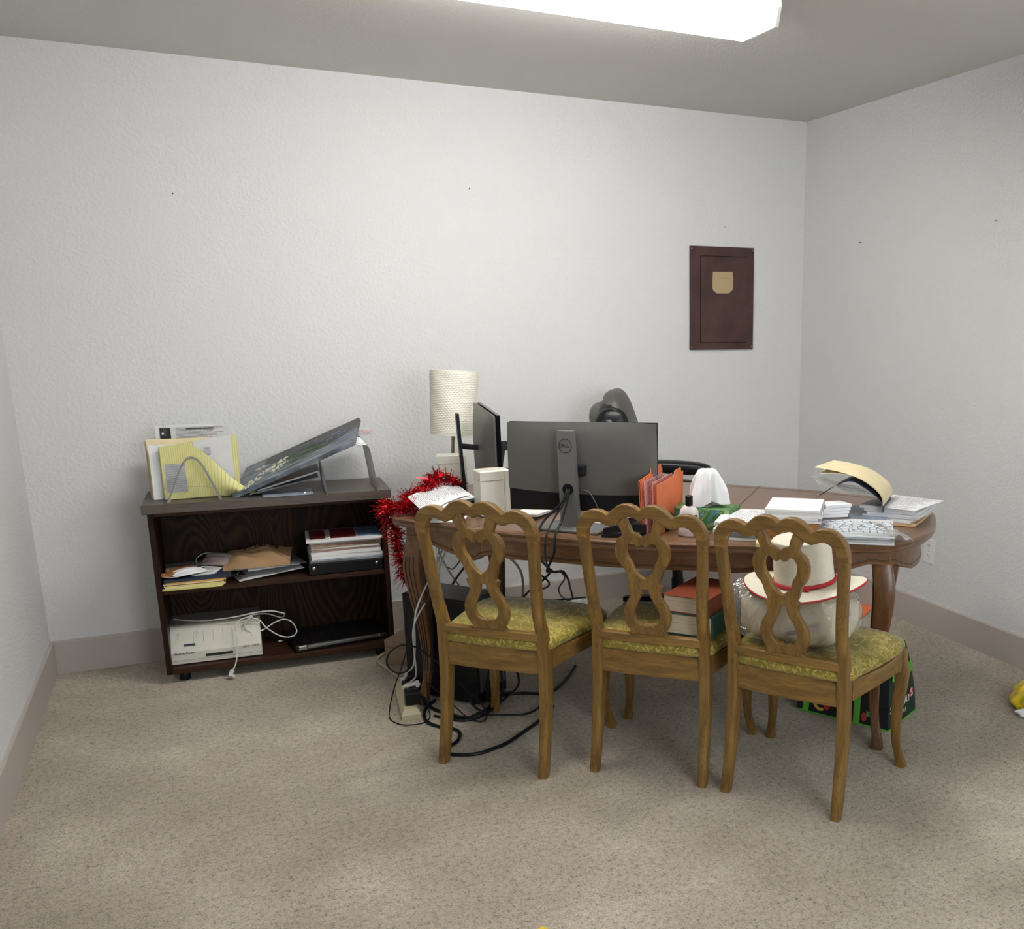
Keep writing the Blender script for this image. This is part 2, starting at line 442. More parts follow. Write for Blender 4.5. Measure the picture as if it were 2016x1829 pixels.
    def mesh(s, name, mt, mats=None):
        bmesh.ops.recalc_face_normals(s.b, faces=s.b.faces[:])
        me = bpy.data.meshes.new(name); s.b.to_mesh(me); s.b.free()
        me.materials.append(mt); return me
    def obj(s, name, mt, parent=None, smooth=False, loc=None, rot=None, keep=False):
        me = s.mesh(name, M[mt] if isinstance(mt, str) else mt)
        return mobj(name, me, parent, smooth, loc, rot)

def mobj(name, me, parent=None, smooth=False, loc=None, rot=None):
    if smooth:
        me.shade_smooth()
        try: me.set_sharp_from_angle(angle=R(smooth if smooth is not True else 40))
        except Exception: pass
    o = bpy.data.objects.new(name, me); COL.objects.link(o)
    if parent: o.parent = parent
    if loc is not None: o.location = loc
    if rot is not None: o.rotation_euler = rot
    return o

def offset_poly(poly, d):
    """inward offset of a counter-clockwise polygon"""
    n = len(poly); out = []
    for i in range(n):
        p0, p1, p2 = Vector(poly[i - 1]), Vector(poly[i]), Vector(poly[(i + 1) % n])
        a = (p1 - p0); b_ = (p2 - p1)
        a = a.normalized() if a.length > 1e-9 else Vector((1, 0)); b_ = b_.normalized() if b_.length > 1e-9 else a
        na, nb = Vector((-a.y, a.x)), Vector((-b_.y, b_.x))
        m = na + nb
        if m.length < 1e-6: m = na
        m.normalize(); k = d / max(0.55, m.dot(na))
        out.append((p1.x + m.x * k, p1.y + m.y * k))
    return out
def smooth_path(pts, sub=6, closed=False):
    pts = [Vector(p) for p in pts]; N = len(pts); out = []
    rng = range(N if closed else N - 1)
    for i in rng:
        g = (lambda k: pts[k % N]) if closed else (lambda k: pts[max(0, min(N - 1, k))])
        p0, p1, p2, p3 = g(i - 1), g(i), g(i + 1), g(i + 2)
        for j in range(sub):
            t = j / sub
            out.append(0.5 * ((2 * p1) + (p2 - p0) * t + (2 * p0 - 5 * p1 + 4 * p2 - p3) * t * t + (3 * p1 - p0 - 3 * p2 + p3) * t ** 3))
    if not closed: out.append(pts[-1])
    return out
def spl2(pts, sub=5):
    return [(v.x, v.y) for v in smooth_path([(x, y, 0) for x, y in pts], sub)]

def flat_shape(loops, depth, bevel=0.0):
    """2-D outline with holes, extruded and edge-rounded: returns a mesh in x,y with z +-depth/2"""
    cu = bpy.data.curves.new('outline', 'CURVE'); cu.dimensions = '2D'; cu.fill_mode = 'BOTH'
    cu.extrude = depth / 2 - bevel; cu.bevel_depth = bevel; cu.bevel_resolution = 2; cu.offset = -bevel
    for lp in loops:
        sp = cu.splines.new('POLY'); sp.points.add(len(lp) - 1)
        for i, (x, y) in enumerate(lp): sp.points[i].co = (x, y, 0, 1)
        sp.use_cyclic_u = True
    co = bpy.data.objects.new('outline', cu)
    me = bpy.data.meshes.new_from_object(co)
    bpy.data.objects.remove(co); bpy.data.curves.remove(cu)
    return me

def lettering(name, s, size, mt, parent, loc, rot, ext=0.0006, align='CENTER', shear=0.0, sx=1.0, bold=0.0):
    cu = bpy.data.curves.new('lettering', 'FONT'); cu.body = s; cu.size = size; cu.extrude = ext
    cu.align_x = align; cu.align_y = 'CENTER'; cu.shear = shear; cu.offset = bold
    co = bpy.data.objects.new('lettering', cu)
    me = bpy.data.meshes.new_from_object(co)
    bpy.data.objects.remove(co); bpy.data.curves.remove(cu)
    me.materials.clear(); me.materials.append(M[mt])
    if sx != 1.0:
        for v in me.vertices: v.co.x *= sx
    o = mobj(name, me, parent); o.location = loc
    if isinstance(rot, Matrix): o.rotation_euler = rot.to_euler()
    else: o.rotation_euler = rot
    return o
def basis(ex, ey):
    ex = Vector(ex).normalized(); ey = Vector(ey); ey = (ey - ex * ey.dot(ex)).normalized(); ez = ex.cross(ey)
    return Matrix((ex, ey, ez)).transposed()

def copy_tree(o, parent=None):
    c = o.copy(); COL.objects.link(c); c.parent = parent
    for ch in [k for k in bpy.data.objects if k.parent == o]: copy_tree(ch, c)
    return c
def struct(name, g, mt, parent=None, smooth=False):
    o = g.obj(name, mt, parent, smooth)
    if parent is None: o['kind'] = 'structure'
    return o

# ------------------------------------------------------------------ room
W, H, D = ROOM_W, ROOM_H, ROOM_D
T = 0.12
struct('floor', G().box((W / 2, -D / 2, -0.05), (W + 2 * T, D + 2 * T, 0.1)), 'carpet')
struct('ceiling', G().box((W / 2, -D / 2, H + 0.05), (W + 2 * T, D + 2 * T, 0.1)), 'ceiling')
struct('wall_back', G().box((W / 2, T / 2, H / 2), (W + 2 * T, T, H)), 'wall')
struct('wall_left', G().box((-T / 2, -D / 2, H / 2), (T, D, H)), 'wall')
struct('wall_right', G().box((W + T / 2, -D / 2, H / 2), (T, D, H)), 'wall')
wx0, wx1, wz0, wz1 = 1.3, 2.7, 0.95, 2.1
g = G()
g.box((wx0 / 2, -D - T / 2, H / 2), (wx0, T, H)); g.box(((wx1 + W) / 2, -D - T / 2, H / 2), (W - wx1, T, H))
g.box(((wx0 + wx1) / 2, -D - T / 2, wz0 / 2), (wx1 - wx0, T, wz0)); g.box(((wx0 + wx1) / 2, -D - T / 2, (wz1 + H) / 2), (wx1 - wx0, T, H - wz1))
struct('wall_front', g, 'wall')
win = thing('window_1', None, None, ((wx0 + wx1) / 2, -D - T / 2, (wz0 + wz1) / 2)); win['kind'] = 'structure'
g = G(); ww, wh = wx1 - wx0, wz1 - wz0
for sx in (-1, 0, 1): g.box((sx * (ww / 2 - 0.02), 0, 0), (0.04, 0.05, wh - 0.002), bev=0.003)
for sz in (-1, 1): g.box((0, 0, sz * (wh / 2 - 0.021)), (ww - 0.002, 0.05, 0.04), bev=0.003)
g.obj('window_frame', 'white', win)
BB_H, BB_T = 0.1406, 0.012
def board(name, p0, p1, inward):
    p0, p1 = Vector(p0), Vector(p1); d = (p1 - p0).normalized(); n = Vector(inward)
    prof = [(0, 0), (BB_T, 0), (BB_T, BB_H - 0.006), (BB_T - 0.004, BB_H), (0, BB_H)]
    g = G()
    g.ring_surface([[q + n * a + Vector((0, 0, z)) for a, z in prof] for q in (p0, p1)])
    struct(name, g, 'trim')
board('baseboard_back', (0, 0, 0), (W, 0, 0), (0, -1, 0))
board('baseboard_left', (0, -D, 0), (0, -BB_T, 0), (1, 0, 0))
board('baseboard_right', (W, -D, 0), (W, -BB_T, 0), (-1, 0, 0))

# ------------------------------------------------------------------ ceiling fixtures
mt, t_, b_ = nt('glowing_diffuser')
b_.inputs['Base Color'].default_value = (0.9, 0.9, 0.9, 1)
b_.inputs['Emission Color'].default_value = (1.0, 0.985, 0.95, 1); b_.inputs['Emission Strength'].default_value = LENS_STRENGTH
nz = noise(t_, coords(t_), 3, 2)
link(t_, math_n(t_, 'MULTIPLY_ADD', nz, LENS_STRENGTH * 0.2, LENS_STRENGTH * 0.9), b_.inputs['Emission Strength'])
M['lens'] = mt
M['lens_dim'] = mt.copy(); M['lens_dim'].name = 'dim_diffuser'
for nd in M['lens_dim'].node_tree.nodes:
    if nd.type == 'MATH': nd.inputs[1].default_value *= DIM; nd.inputs[2].default_value *= DIM
fx = thing('ceiling_light', 'long white fluorescent ceiling fixture glowing above the desk', 'ceiling light', (1.79, -1.605, H))
yy = 0.105
prof = [(-yy - 0.015, -0.045), (-yy, -0.1), (yy, -0.095), (yy + 0.015, -0.045)]
g = G(); pr_ = [(-yy - 0.012, -0.002), (-yy - 0.018, -0.046), (-yy, -0.099), (yy, -0.095), (yy + 0.015, -0.046), (yy + 0.01, -0.002)]
g.ring_surface([[Vector((x, a, z)) for a, z in pr_] for x in (-0.605, 0.597)])
g.obj('diffuser', 'lens', fx)
for x in (-0.612, 0.604):
    g = G(); g.ring_surface([[Vector((x + dx, a * 1.02, z * 1.02 if z < -0.01 else z)) for a, z in pr_] for dx in (-0.006, 0.006)])
    g.obj('end_cap', 'lens' if False else 'white', fx)
g = G().box((0, 0, -0.006), (1.19, 0.16, 0.012)); g.obj('housing', 'white', fx)
f2 = copy_tree(fx)  # copy added out of view, as fill light from the camera side
for o in f2.children:
    if o.name.startswith('diffuser'):
        o.data = o.data.copy(); o.data.materials[0] = M['lens_dim']
f2.location = (1.79, -4.45, H); f2['label'] = 'added fluorescent ceiling fixture out of view near the front wall, weak fill'
fx['group'] = f2['group'] = 'fluorescent ceiling fixtures'

# ------------------------------------------------------------------ dining chairs
def yprof(z):
    k = [(0, 0.0), (0.15, 0.03), (0.30, 0.046), (0.42, 0.042), (0.48, 0.035), (0.55, 0.012), (0.65, -0.006), (0.80, -0.0305), (0.95, -0.056)]
    for (a, ya), (b2, yb) in zip(k[:-1], k[1:]):
        if z <= b2: 
            s = (z - a) / (b2 - a); return ya + (yb - ya) * s
    return k[-1][1]
def sym(right):
    """mirror the right half (x>=0, listed bottom to top or any order) into a closed loop"""
    left = [(-x, z) for x, z in reversed(right) if x > 1e-6]
    return right + left
CREST = [(0.0, 0.884), (0.012, 0.8935), (0.03, 0.9005), (0.05, 0.901), (0.07, 0.894), (0.088, 0.879), (0.102, 0.865),
         (0.118, 0.8745), (0.136, 0.879), (0.156, 0.8775), (0.174, 0.870), (0.190, 0.857), (0.202, 0.838), (0.2075, 0.815), (0.2085, 0.785),
         (0.174, 0.785), (0.173, 0.805), (0.166, 0.822), (0.154, 0.834), (0.14, 0.8395), (0.126, 0.8385), (0.112, 0.8325), (0.099, 0.828),
         (0.084, 0.833), (0.068, 0.844), (0.052, 0.855), (0.034, 0.861), (0.02, 0.860), (0.008, 0.853), (0.0, 0.847)]
SPLAT_OUT = [(0.0, 0.852), (0.006, 0.795), (0.0065, 0.795)]
# splat outer contour, right half from the crest down, then the V between its two arms
SP_R = [(0.048, 0.862), (0.086, 0.848), (0.077, 0.838), (0.066, 0.822), (0.060, 0.806), (0.063, 0.799), (0.074, 0.7935), (0.083, 0.780), (0.088, 0.762), (0.088, 0.745),
        (0.083, 0.725), (0.074, 0.708), (0.064, 0.697), (0.0585, 0.684), (0.055, 0.668), (0.049, 0.655), (0.046, 0.649), (0.056, 0.643), (0.0545, 0.632),
        (0.0475, 0.620), (0.049, 0.607), (0.058, 0.592), (0.069, 0.574), (0.0765, 0.552), (0.077, 0.530), (0.071, 0.508), (0.060, 0.490), (0.0555, 0.483), (0.062, 0.478), (0.063, 0.474)]
SP_V = [(0.0, 0.797), (0.006, 0.803), (0.015, 0.810), (0.026, 0.812), (0.030, 0.816), (0.036, 0.836), (0.042, 0.850), (0.046, 0.862)]
HEART = [(0.0, 0.777), (0.005, 0.770), (0.012, 0.7665), (0.020, 0.769), (0.026, 0.778), (0.035, 0.7815), (0.044, 0.777), (0.051, 0.764), (0.0525, 0.748), (0.048, 0.731),
         (0.037, 0.714), (0.034, 0.706), (0.031, 0.695), (0.022, 0.681), (0.010, 0.670), (0.0, 0.664)]
DROP = [(0.0, 0.630), (0.0105, 0.630), (0.0115, 0.618), (0.017, 0.602), (0.028, 0.582), (0.038, 0.562), (0.0425, 0.545), (0.040, 0.527), (0.031, 0.515), (0.020, 0.509), (0.012, 0.511), (0.006, 0.5075), (0.0, 0.5065)]
def to_back(me, lean_thick_shift=0.0, curve=0.0):
    for v in me.vertices:
        x, z, d = v.co.x, v.co.y, v.co.z
        y = 0.012 - 0.17 * (z - 0.55) + curve * (0.2 - abs(x)) * 1.0
        v.co = Vector((x, y + d, z))
def densify(lp, n=3):
    return spl2(lp + [lp[0]], n)[:-1]
SEAT_OUT = [(-0.188, 0.03), (-0.08, 0.018), (0.08, 0.018), (0.188, 0.03), (0.212, 0.12), (0.234, 0.24), (0.246, 0.34), (0.24, 0.405), (0.205, 0.44), (0.12, 0.462), (0.0, 0.470),
            (-0.12, 0.462), (-0.205, 0.44), (-0.24, 0.405), (-0.246, 0.34), (-0.234, 0.24), (-0.212, 0.12)]
def make_chair(label):
    t = thing('dining_chair', label, 'chair', group='carved wooden dining chairs along the desk')
    # crest rail
    me = flat_shape([sym(CREST)], 0.03, 0.004); to_back(me); me.materials.clear(); me.materials.append(M['oak_x'])
    mobj('crest_rail', me, t, 35)
    # pierced splat
    right = SP_V + [p for p in SP_R]
    outer = right + [(-x, z) for x, z in reversed(right) if x > 1e-6]
    me = flat_shape([outer, sym(HEART), sym(DROP)], 0.02, 0.003); to_back(me); me.materials.clear(); me.materials.append(M['oak_z'])
    mobj('back_splat', me, t, 35)
    # rear posts: foot to crest
    xs = [(0, .183), (.15, .181), (.3, .180), (.44, .177), (.52, .176), (.6, .179), (.72, .187), (.79, .1912)]
    zz = [0, .04, .1, .16, .22, .28, .34, .40, .44, .475, .49, .505, .53, .56, .60, .65, .70, .75, .79]
    for sx in (-1, 1):
        pts, sec = [], []
        for z in zz:
            for (a, xa), (b2, xb) in zip(xs[:-1], xs[1:]):
                if z <= b2 + 1e-9: x = xa + (xb - xa) * (z - a) / (b2 - a); break
            wdt = 0.033 if z > 0.5 else (0.036 if z > 0.3 else 0.029 + 0.007 * z / 0.3)
            dep = 0.030 if z > 0.55 else (0.036 if z > 0.44 else (0.044 if z > 0.3 else 0.034 + 0.010 * z / 0.3))
            pts.append((sx * x, yprof(z), z)); sec.append((wdt, dep))
        G().sweep(pts, sec, rnd=0.2).obj('rear_post', 'oak_z', t, 35)
    # shoe rail under the splat, bowed
    g = G(); n = 14
    def rail(z0, z1, y0, bow, th, x0):
        rings = []
        for i in range(n + 1):
            x = -x0 + 2 * x0 * i / n; y = y0 - bow * (1 - (x / x0) ** 2)
            rings.append([Vector((x, y - th / 2, z0)), Vector((x, y + th / 2, z0)), Vector((x, y + th / 2, z1 - .004)), Vector((x, y + th / 2 - .004, z1)), Vector((x, y - th / 2 + .004, z1)), Vector((x, y - th / 2, z1 - .004))])
        return rings
    g.ring_surface(rail(0.449, 0.476, 0.030, 0.004, 0.026, 0.168)); g.obj('shoe_rail', 'oak_x', t, 35)
    g = G(); g.ring_surface(rail(0.338, 0.414, 0.040, 0.008, 0.024, 0.168)); g.obj('back_rail', 'oak_x', t, 35)
    # side rails and front rail
    for sx in (-1, 1):
        rings = []; P = spl2([(0.186, 0.062), (0.207, 0.14), (0.226, 0.24), (0.232, 0.33), (0.229, 0.385)], 4)
        for i, (x, y) in enumerate(P):
            s = i / (len(P) - 1); zb = 0.352 + 0.012 * math.sin(PI * s) - 0.012 * max(0, s - .8) * 5
            rings.append([Vector((sx * (x + d), y, z)) for d, z in ((-.012, zb), (.012, zb), (.012, .41), (.008, .414), (-.012, .414))])
        G_ = G(); G_.ring_surface(rings); G_.obj('side_rail', 'oak_y', t, 35)
    rings = []
    for i in range(17):
        x = -0.2 + 0.4 * i / 16; y = 0.452 - 0.045 * (x / 0.2) ** 2; s = abs(x) / .2
        zb = 0.365 - 0.03 * math.exp(-(x / .05) ** 2)
        rings.append([Vector((x, y + d, z)) for d, z in ((-.012, zb), (.012, zb), (.012, .41), (.008, .414), (-.012, .414))])
    g = G(); g.ring_surface(rings); g.obj('front_rail', 'oak_x', t, 35)
    # cabriole front legs
    for sx in (-1, 1):
        K = [(.236, .440, 0.0, .033), (.236, .440, .012, .034), (.230, .432, .04, .029), (.223, .423, .08, .0275), (.220, .418, .13, .030), (.220, .418, .18, .034), (.224, .421, .24, .039),
             (.229, .425, .29, .041), (.229, .424, .33, .047), (.225, .418, .37, .046), (.223, .415, .413, .044)]
        pts = smooth_path([(sx * k[0], k[1], k[2]) for k in K], 3); ws = [v.x for v in smooth_path([(k[3], 0, 0) for k in K], 3)]
        G().sweep(pts, [(w_, w_) for w_ in ws], rnd=0.32).obj('leg', 'oak_z', t, 35)
    # cushion
    ol = spl2(SEAT_OUT + [SEAT_OUT[0]], 4)[:-1]
    cx, cy = 0, 0.235
    g = G(); rings = []
    for k, z in ((0.965, 0.4145), (1.0, 0.422), (1.004, 0.433), (0.985, 0.444), (0.93, 0.454), (0.8, 0.463), (0.6, 0.468), (0.35, 0.471), (0.1, 0.472)):
        rings.append([Vector((cx + (x - cx) * k, cy + (y - cy) * k, z)) for x, y in ol])
    g.ring_surface(rings)
    # keep the cushion clear of the rear posts
    g.obj('seat_cushion', 'damask', t, True)
    return t
ch1 = make_chair('honey wood chair with green-gold damask seat, empty, leftmost of the three')
CH = [((1.3755, -1.6905), -44.8), ((1.8015, -1.975), -44.2), ((2.084, -2.3175), -56.6)]
ch2 = copy_tree(ch1); ch2['label'] = 'middle carved dining chair, with two thick books stacked on its seat'
ch3 = copy_tree(ch1); ch3['label'] = 'rightmost carved dining chair, holding the plastic bag and white hat'
for c_, (p_, a_) in zip((ch1, ch2, ch3), CH):
    c_.location = (*p_, 0); c_.rotation_euler = (0, 0, R(a_))
# ------------------------------------------------------------------ desk (large carved dining table)
TA = math.atan2(-0.648, 0.7616)
TZ = 0.74
table = thing('desk_table', 'large brown wooden table with rounded ends and carved legs, used as a desk', 'table', (1.295, -1.016, 0), TA)
HALF = [(-0.160, 0.345), (-0.150, 0.20), (-0.115, 0.06), (-0.055, -0.045), (-0.02, -0.075), (0.02, -0.088), (0.10, -0.106), (0.20, -0.132), (0.28, -0.162), (0.325, -0.185), (0.345, -0.187), (0.40, -0.196), (0.5, -0.213), (0.68, -0.238), (0.855, -0.247)]
q_ = HALF + [(1.71 - x, y) for x, y in reversed(HALF[:-1])]
OUT = q_ + [(x, 0.69 - y) for x, y in reversed(q_[1:-1])]
OUT = spl2(OUT + [OUT[0]], 3)[:-1]
def ring_at(d, z): return [Vector((x, y, z)) for x, y in offset_poly(OUT, d)]
g = G()
g.ring_surface([ring_at(.012, TZ - .034), ring_at(.004, TZ - .031), ring_at(.001, TZ - .024), ring_at(.006, TZ - .018), ring_at(.002, TZ - .013), ring_at(.0, TZ - .007), ring_at(.005, TZ - .0015), ring_at(.012, TZ), ring_at(.052, TZ)], cap=False)
vr = [g.b.verts.new(v) for v in ring_at(.012, TZ - .034)]; g.b.faces.new(vr)
g.obj('top_rim', 'table_top', table, 35)
g = G(); g.ring_surface([ring_at(.0535, TZ - .012), ring_at(.0535, TZ - .0006)]); 
g.obj('top_panel', 'table_top', table)
g = G(); g.ring_surface([ring_at(.0521, TZ - .006), ring_at(.0521, TZ - .0012), ring_at(.0534, TZ - .0012), ring_at(.0534, TZ - .006)], cap=False); g.obj('groove_line', 'groove', table)
for a in (0.575, 1.135):
    g = G().box((a, 0.345, TZ - 0.0004), (0.0018, 1.16, 0.0012)); g.obj('leaf_joint', 'groove', table)
def zbot(x, y):
    a = min(x, 1.71 - x); b = min(y, 0.69 - y)
    if b < -0.02 and a > 0.0:
        kk = [(0, .655), (.05, .66), (.14, .632), (.24, .612), (.30, .610), (.335, .632), (.37, .640), (.46, .632), (.6, .638), (.9, .637)]
    else:
        a = b; kk = [(-.1, .655), (0, .655), (.05, .63), (.12, .612), (.2, .608), (.4, .608)]
    for (p, zp), (q, zq) in zip(kk[:-1], kk[1:]):
        if a <= q: return zp + (zq - zp) * max(0, (a - p)) / (q - p)
    return kk[-1][1]
ao, ai = offset_poly(OUT, .05), offset_poly(OUT, .072)
def zr(x, y): return zbot(x, y)
g = G()
A0 = [Vector((x, y, TZ - .0345)) for x, y in ao]; A1 = [Vector((x, y, zr(x, y) + .012)) for x, y in ao]
ab = offset_poly(OUT, .047); A2 = [Vector((ab[i][0], ab[i][1], zr(*ao[i]) + .009)) for i in range(len(ao))]; A3 = [Vector((ab[i][0], ab[i][1], zr(*ao[i]))) for i in range(len(ao))]
A4 = [Vector((ai[i][0], ai[i][1], zr(*ao[i]))) for i in range(len(ao))]; A5 = [Vector((x, y, TZ - .0345)) for x, y in ai]
g.ring_surface([A0, A1, A2, A3, A4, A5, A0], cap=False); g.obj('apron', 'table_x', table, 35)
g = G(); ag = offset_poly(OUT, .0495)
g.ring_surface([[Vector((ag[i][0], ag[i][1], zr(*ao[i]) + .0155)) for i in range(len(ao))], [Vector((ag[i][0], ag[i][1], zr(*ao[i]) + .0135)) for i in range(len(ao))]], cap=False)
g.obj('apron_line', 'groove', table)
for (x, y, sx, sy) in ((0, 0, -1, -1), (1.71, 0, 1, -1), (0, .69, -1, 1), (1.71, .69, 1, 1)):
    ang = math.atan2(sy, sx)
    K = [(0.0, 0.0, .040), (0.0, 0.012, .041), (-.004, .045, .034), (-.014, .09, .029), (-.022, .15, .033), (-.024, .25, .043), (-.016, .36, .055), (-.004, .47, .066), (.002, .54, .072), (-.004, .60, .070), (-.014, .655, .066), (-.018, .704, .066)]
    P = smooth_path([(x + sx * k[0] * .8, y + sy * k[0] * .8, k[1]) for k in K], 4); Wd = [v.x for v in smooth_path([(k[2], 0, 0) for k in K], 4)]
    lg = G().sweep(P, [(w_, w_) for w_ in Wd], ang=0, rnd=0.22).obj('leg', 'table_z', table, 35)
    # carved flute lines on the outer faces
    for fx_, fy_ in (((sx, 0), (0, sy)) if sx < 0 else ((-sx, 0), (0, 1))) + (((-sx, 0),) if sx < 0 else ()):
        for off in (-.24, -.02, .2):
            pts = []
            for p, w_ in zip(P, Wd):
                if .12 < p.z < .60: pts.append(Vector((p.x + fx_ * (w_ / 2) + (off * w_ if fx_ == 0 else 0), p.y + fy_ * (w_ / 2) + (off * w_ if fy_ == 0 else 0), p.z)))
            G().tube(pts, 0.0022, 6).obj('flute_line', 'groove', lg)

def TP(a, b, z=TZ):     # point on the table top, a along it and b across it
    return (1.295 + .7616 * a + .648 * b, -1.016 - .648 * a + .7616 * b, z)

# ------------------------------------------------------------------ bookcase
BA = R(-2.7)
bc = thing('bookcase', 'low dark walnut bookcase with two open shelves against the back wall', 'bookcase', (0.42, -0.355, 0), BA)
bw, bd = 0.885, 0.300
g = G().box((bw / 2 + .004, bd / 2 - .02, .7235), (bw + .034, bd + .055, .037), bev=.002); g.obj('top_board', 'laminate', bc)
for x in (.01, bw - .01): G().box((x, bd / 2, .3725), (.02, bd, .6645), bev=.0015).obj('side_panel', 'dark_z', bc)
G().box((bw / 2, bd - .004, .3725), (bw - .041, .006, .66)).obj('back_panel', 'dark_back', bc)
G().box((bw / 2, bd / 2 - .004, .0525), (bw - .042, bd - .01, .025), bev=.0015).obj('bottom_shelf', 'dark_x', bc)
G().box((bw / 2, bd / 2 + .005, .3775), (bw - .042, bd - .022, .020), bev=.0015).obj('middle_shelf', 'dark_x', bc)
G().box((bw / 2, .02, .694), (bw - .042, .02, .020), bev=.001).obj('top_rail', 'dark_x', bc)
for x in (.06, bw - .06):
    for y in (.05, bd - .05):
        G().lathe([(.018, 0), (.02, .004), (.02, .03), (.014, .0395)], 14, (x, y, 0)).obj('foot', 'black', bc, True)
def bcw(x, y, z):       # bookcase-local point to the room
    c, s = math.cos(BA), math.sin(BA); return (.42 + c * x - s * y, -.355 + s * x + c * y, z)
TOPZ, MIDZ, BOTZ = .7425, .388, .0655

def on_case(name, label, cat, x, y, z, rot=0.0, group=None): return thing(name, label, cat, bcw(x, y, z), BA + rot, group)

# --- left file sorter of bent metal strips, papers standing in it
s1 = on_case('file_sorter', 'grey metal arch file sorter holding the yellow pad on the bookcase', 'file sorter', 0, 0, TOPZ)
def arch(x0, x1, y, top, wdt=.022, th=.007):
    pts = [(x0, 0.0015), (x0 + (x1 - x0) * .13, top * .33), (x0 + (x1 - x0) * .27, top * .68), (x0 + (x1 - x0) * .38, top * .90), (x0 + (x1 - x0) * .5, top), (x0 + (x1 - x0) * .64, top * .93), (x0 + (x1 - x0) * .76, top * .68), (x0 + (x1 - x0) * .88, top * .34), (x1, .0015)]
    c = spl2(pts, 4); rings = []
    for i, (x, z) in enumerate(c):
        a = Vector(c[min(i + 1, len(c) - 1)]) - Vector(c[max(i - 1, 0)]); a.normalize(); n = Vector((-a.y, a.x)) * th
        rings.append([Vector((x, y, z)), Vector((x + n.x, y, z + n.y)), Vector((x + n.x, y + wdt, z + n.y)), Vector((x, y + wdt, z))])
    return G().ring_surface(rings) and None, rings
for yy_ in (-.045, .085, .165):
    rings = arch(.083, .262, yy_, .168 if yy_ < 0 else .150)[1]
    g = G(); g.ring_surface(rings); g.obj('arch_strip', 'steel', s1, 50)
for x in (.083, .262):
    G().box((x, .068, .0022), (.012, .226, .0018)).obj('base_bar', 'steel', s1)
def stand_sheet(name, label, cat, x0, x1, z0, z1, y, mt, lean=.02, th=.0012, group=None, tl=(0, 0), tr=(0, 0)):
    """sheet standing upright, facing -y; corners: bottom x0..x1, lifted by tl/tr at the top"""
    t = on_case(name, label, cat, x0, y, TOPZ + z0, group=group)
    w, h = x1 - x0, z1 - z0
    def f(u, v):
        bx = w * u; dx = (tl[0] * (1 - u) + tr[0] * u) * v; dz = (tl[1] * (1 - u) + tr[1] * u) * v
        return (bx + dx, lean * v, h * v + dz)
    g = G().grid(f, 6, 6, th, w, h); g.obj('sheet', mt, t); return t
def flat_tag(o, label, cat, group=None): return tag(o, label, cat, group)

stand_sheet('paper_stack', 'thick white paper sheaf standing behind the yellow pad', 'paper', .026, .30, .001, .214, .062, 'paper', th=.006)
stand_sheet('file_folder', 'tan manila folder standing behind the white sheaf at the left end', 'folder', .018, .31, .001, .232, .095, 'manila', th=.004)
stand_sheet('file_folder', 'pale manila folder standing rearmost but one in the left sorter', 'folder', .012, .30, .001, .226, .115, 'manila_dk', th=.003)
ts = stand_sheet('printed_sheet', 'white typed page standing upright in the left sorter', 'paper', .105, .318, .03, .272, .135, 'text2', th=.0012)
G().box((.105, -.004 + .0195, .235), (.10, .0008, .0035)).obj('heading_line', 'logo', ts)
bro = stand_sheet('brochure', 'white brochure with black corner panel, clipped, tallest in left sorter', 'brochure', .05, .26, .03, .280, .155, 'paper', th=.002)
g = G().box((.055, .0135, .214), (.078, .0012, .052)); g.obj('black_panel', 'logo', bro)
g = G(); g.lathe([(.0045, 0), (.0045, .001)], 16, mt=Matrix.Translation((.026, .0125, .218)) @ Matrix.Rotation(R(90), 4, 'X')); g.obj('round_mark', 'whiteprint', bro)
G().tube([(.03, .012, .225), (.03, .012, .262), (.034, .013, .266), (.038, .013, .262), (.038, .013, .215), (.035, .012, .208), (.032, .012, .215), (.032, .012, .255)], .0005, 6, sub=3).obj('paper_clip', 'steel', bro, True)

# yellow legal pad, its front sheets curling down to the right
pad = on_case('legal_pad', 'yellow ruled legal pad with curled front sheet standing in left sorter', 'notepad', 0, 0, TOPZ)
def padf(u, v): return (.062 + (.275 + .006 * v) * u, .052 + .006 * v, .001 + (.206 + .038 * u) * v)
g = G().grid(padf, 10, 6, .004, .29, .21); g.obj('pad_block', 'pad', pad)
def curl(u, v):
    # the free right side rolls forward and droops
    x = .066 + .255 * u; z = .002 + .209 * v; y = .044
    k = max(0, (u - .36) / .64)
    top = v
    z -= top * .198 * (3 * k ** 2.6 - 2 * k ** 3.9); x += (.10 * k ** 2.6) * (.6 + .4 * v); y -= .055 * k ** 1.5 * (.35 + .65 * math.sin(PI * min(1, v)))
    if k > 0: z += .012 * k * (1 - v)
    return (x, y, z)
g = G().grid(curl, 28, 14, .0009, .27, .21); g.obj('curled_sheet', 'pad', pad, 60)
g = G().grid(lambda u, v: (.075 + .082 * u * .9, .0425, .028 + .112 * v), 1, 1, .0006, .082, .112)
o = g.obj('pasted_note', 'clipping', pad)
g = G().grid(lambda u, v: (.185 + .135 * u, .0515 + .006 * v * .9, .04 + (.185 + .02 * u) * v), 3, 3, .0006, .135, .185); g.obj('pasted_note', 'offwhite', pad)
G().grid(lambda u, v: (.222 + .022 * u, .0512, .172 + .030 * v), 1, 1, .0004, .03, .03).obj('print_lines', 'clipping', pad)

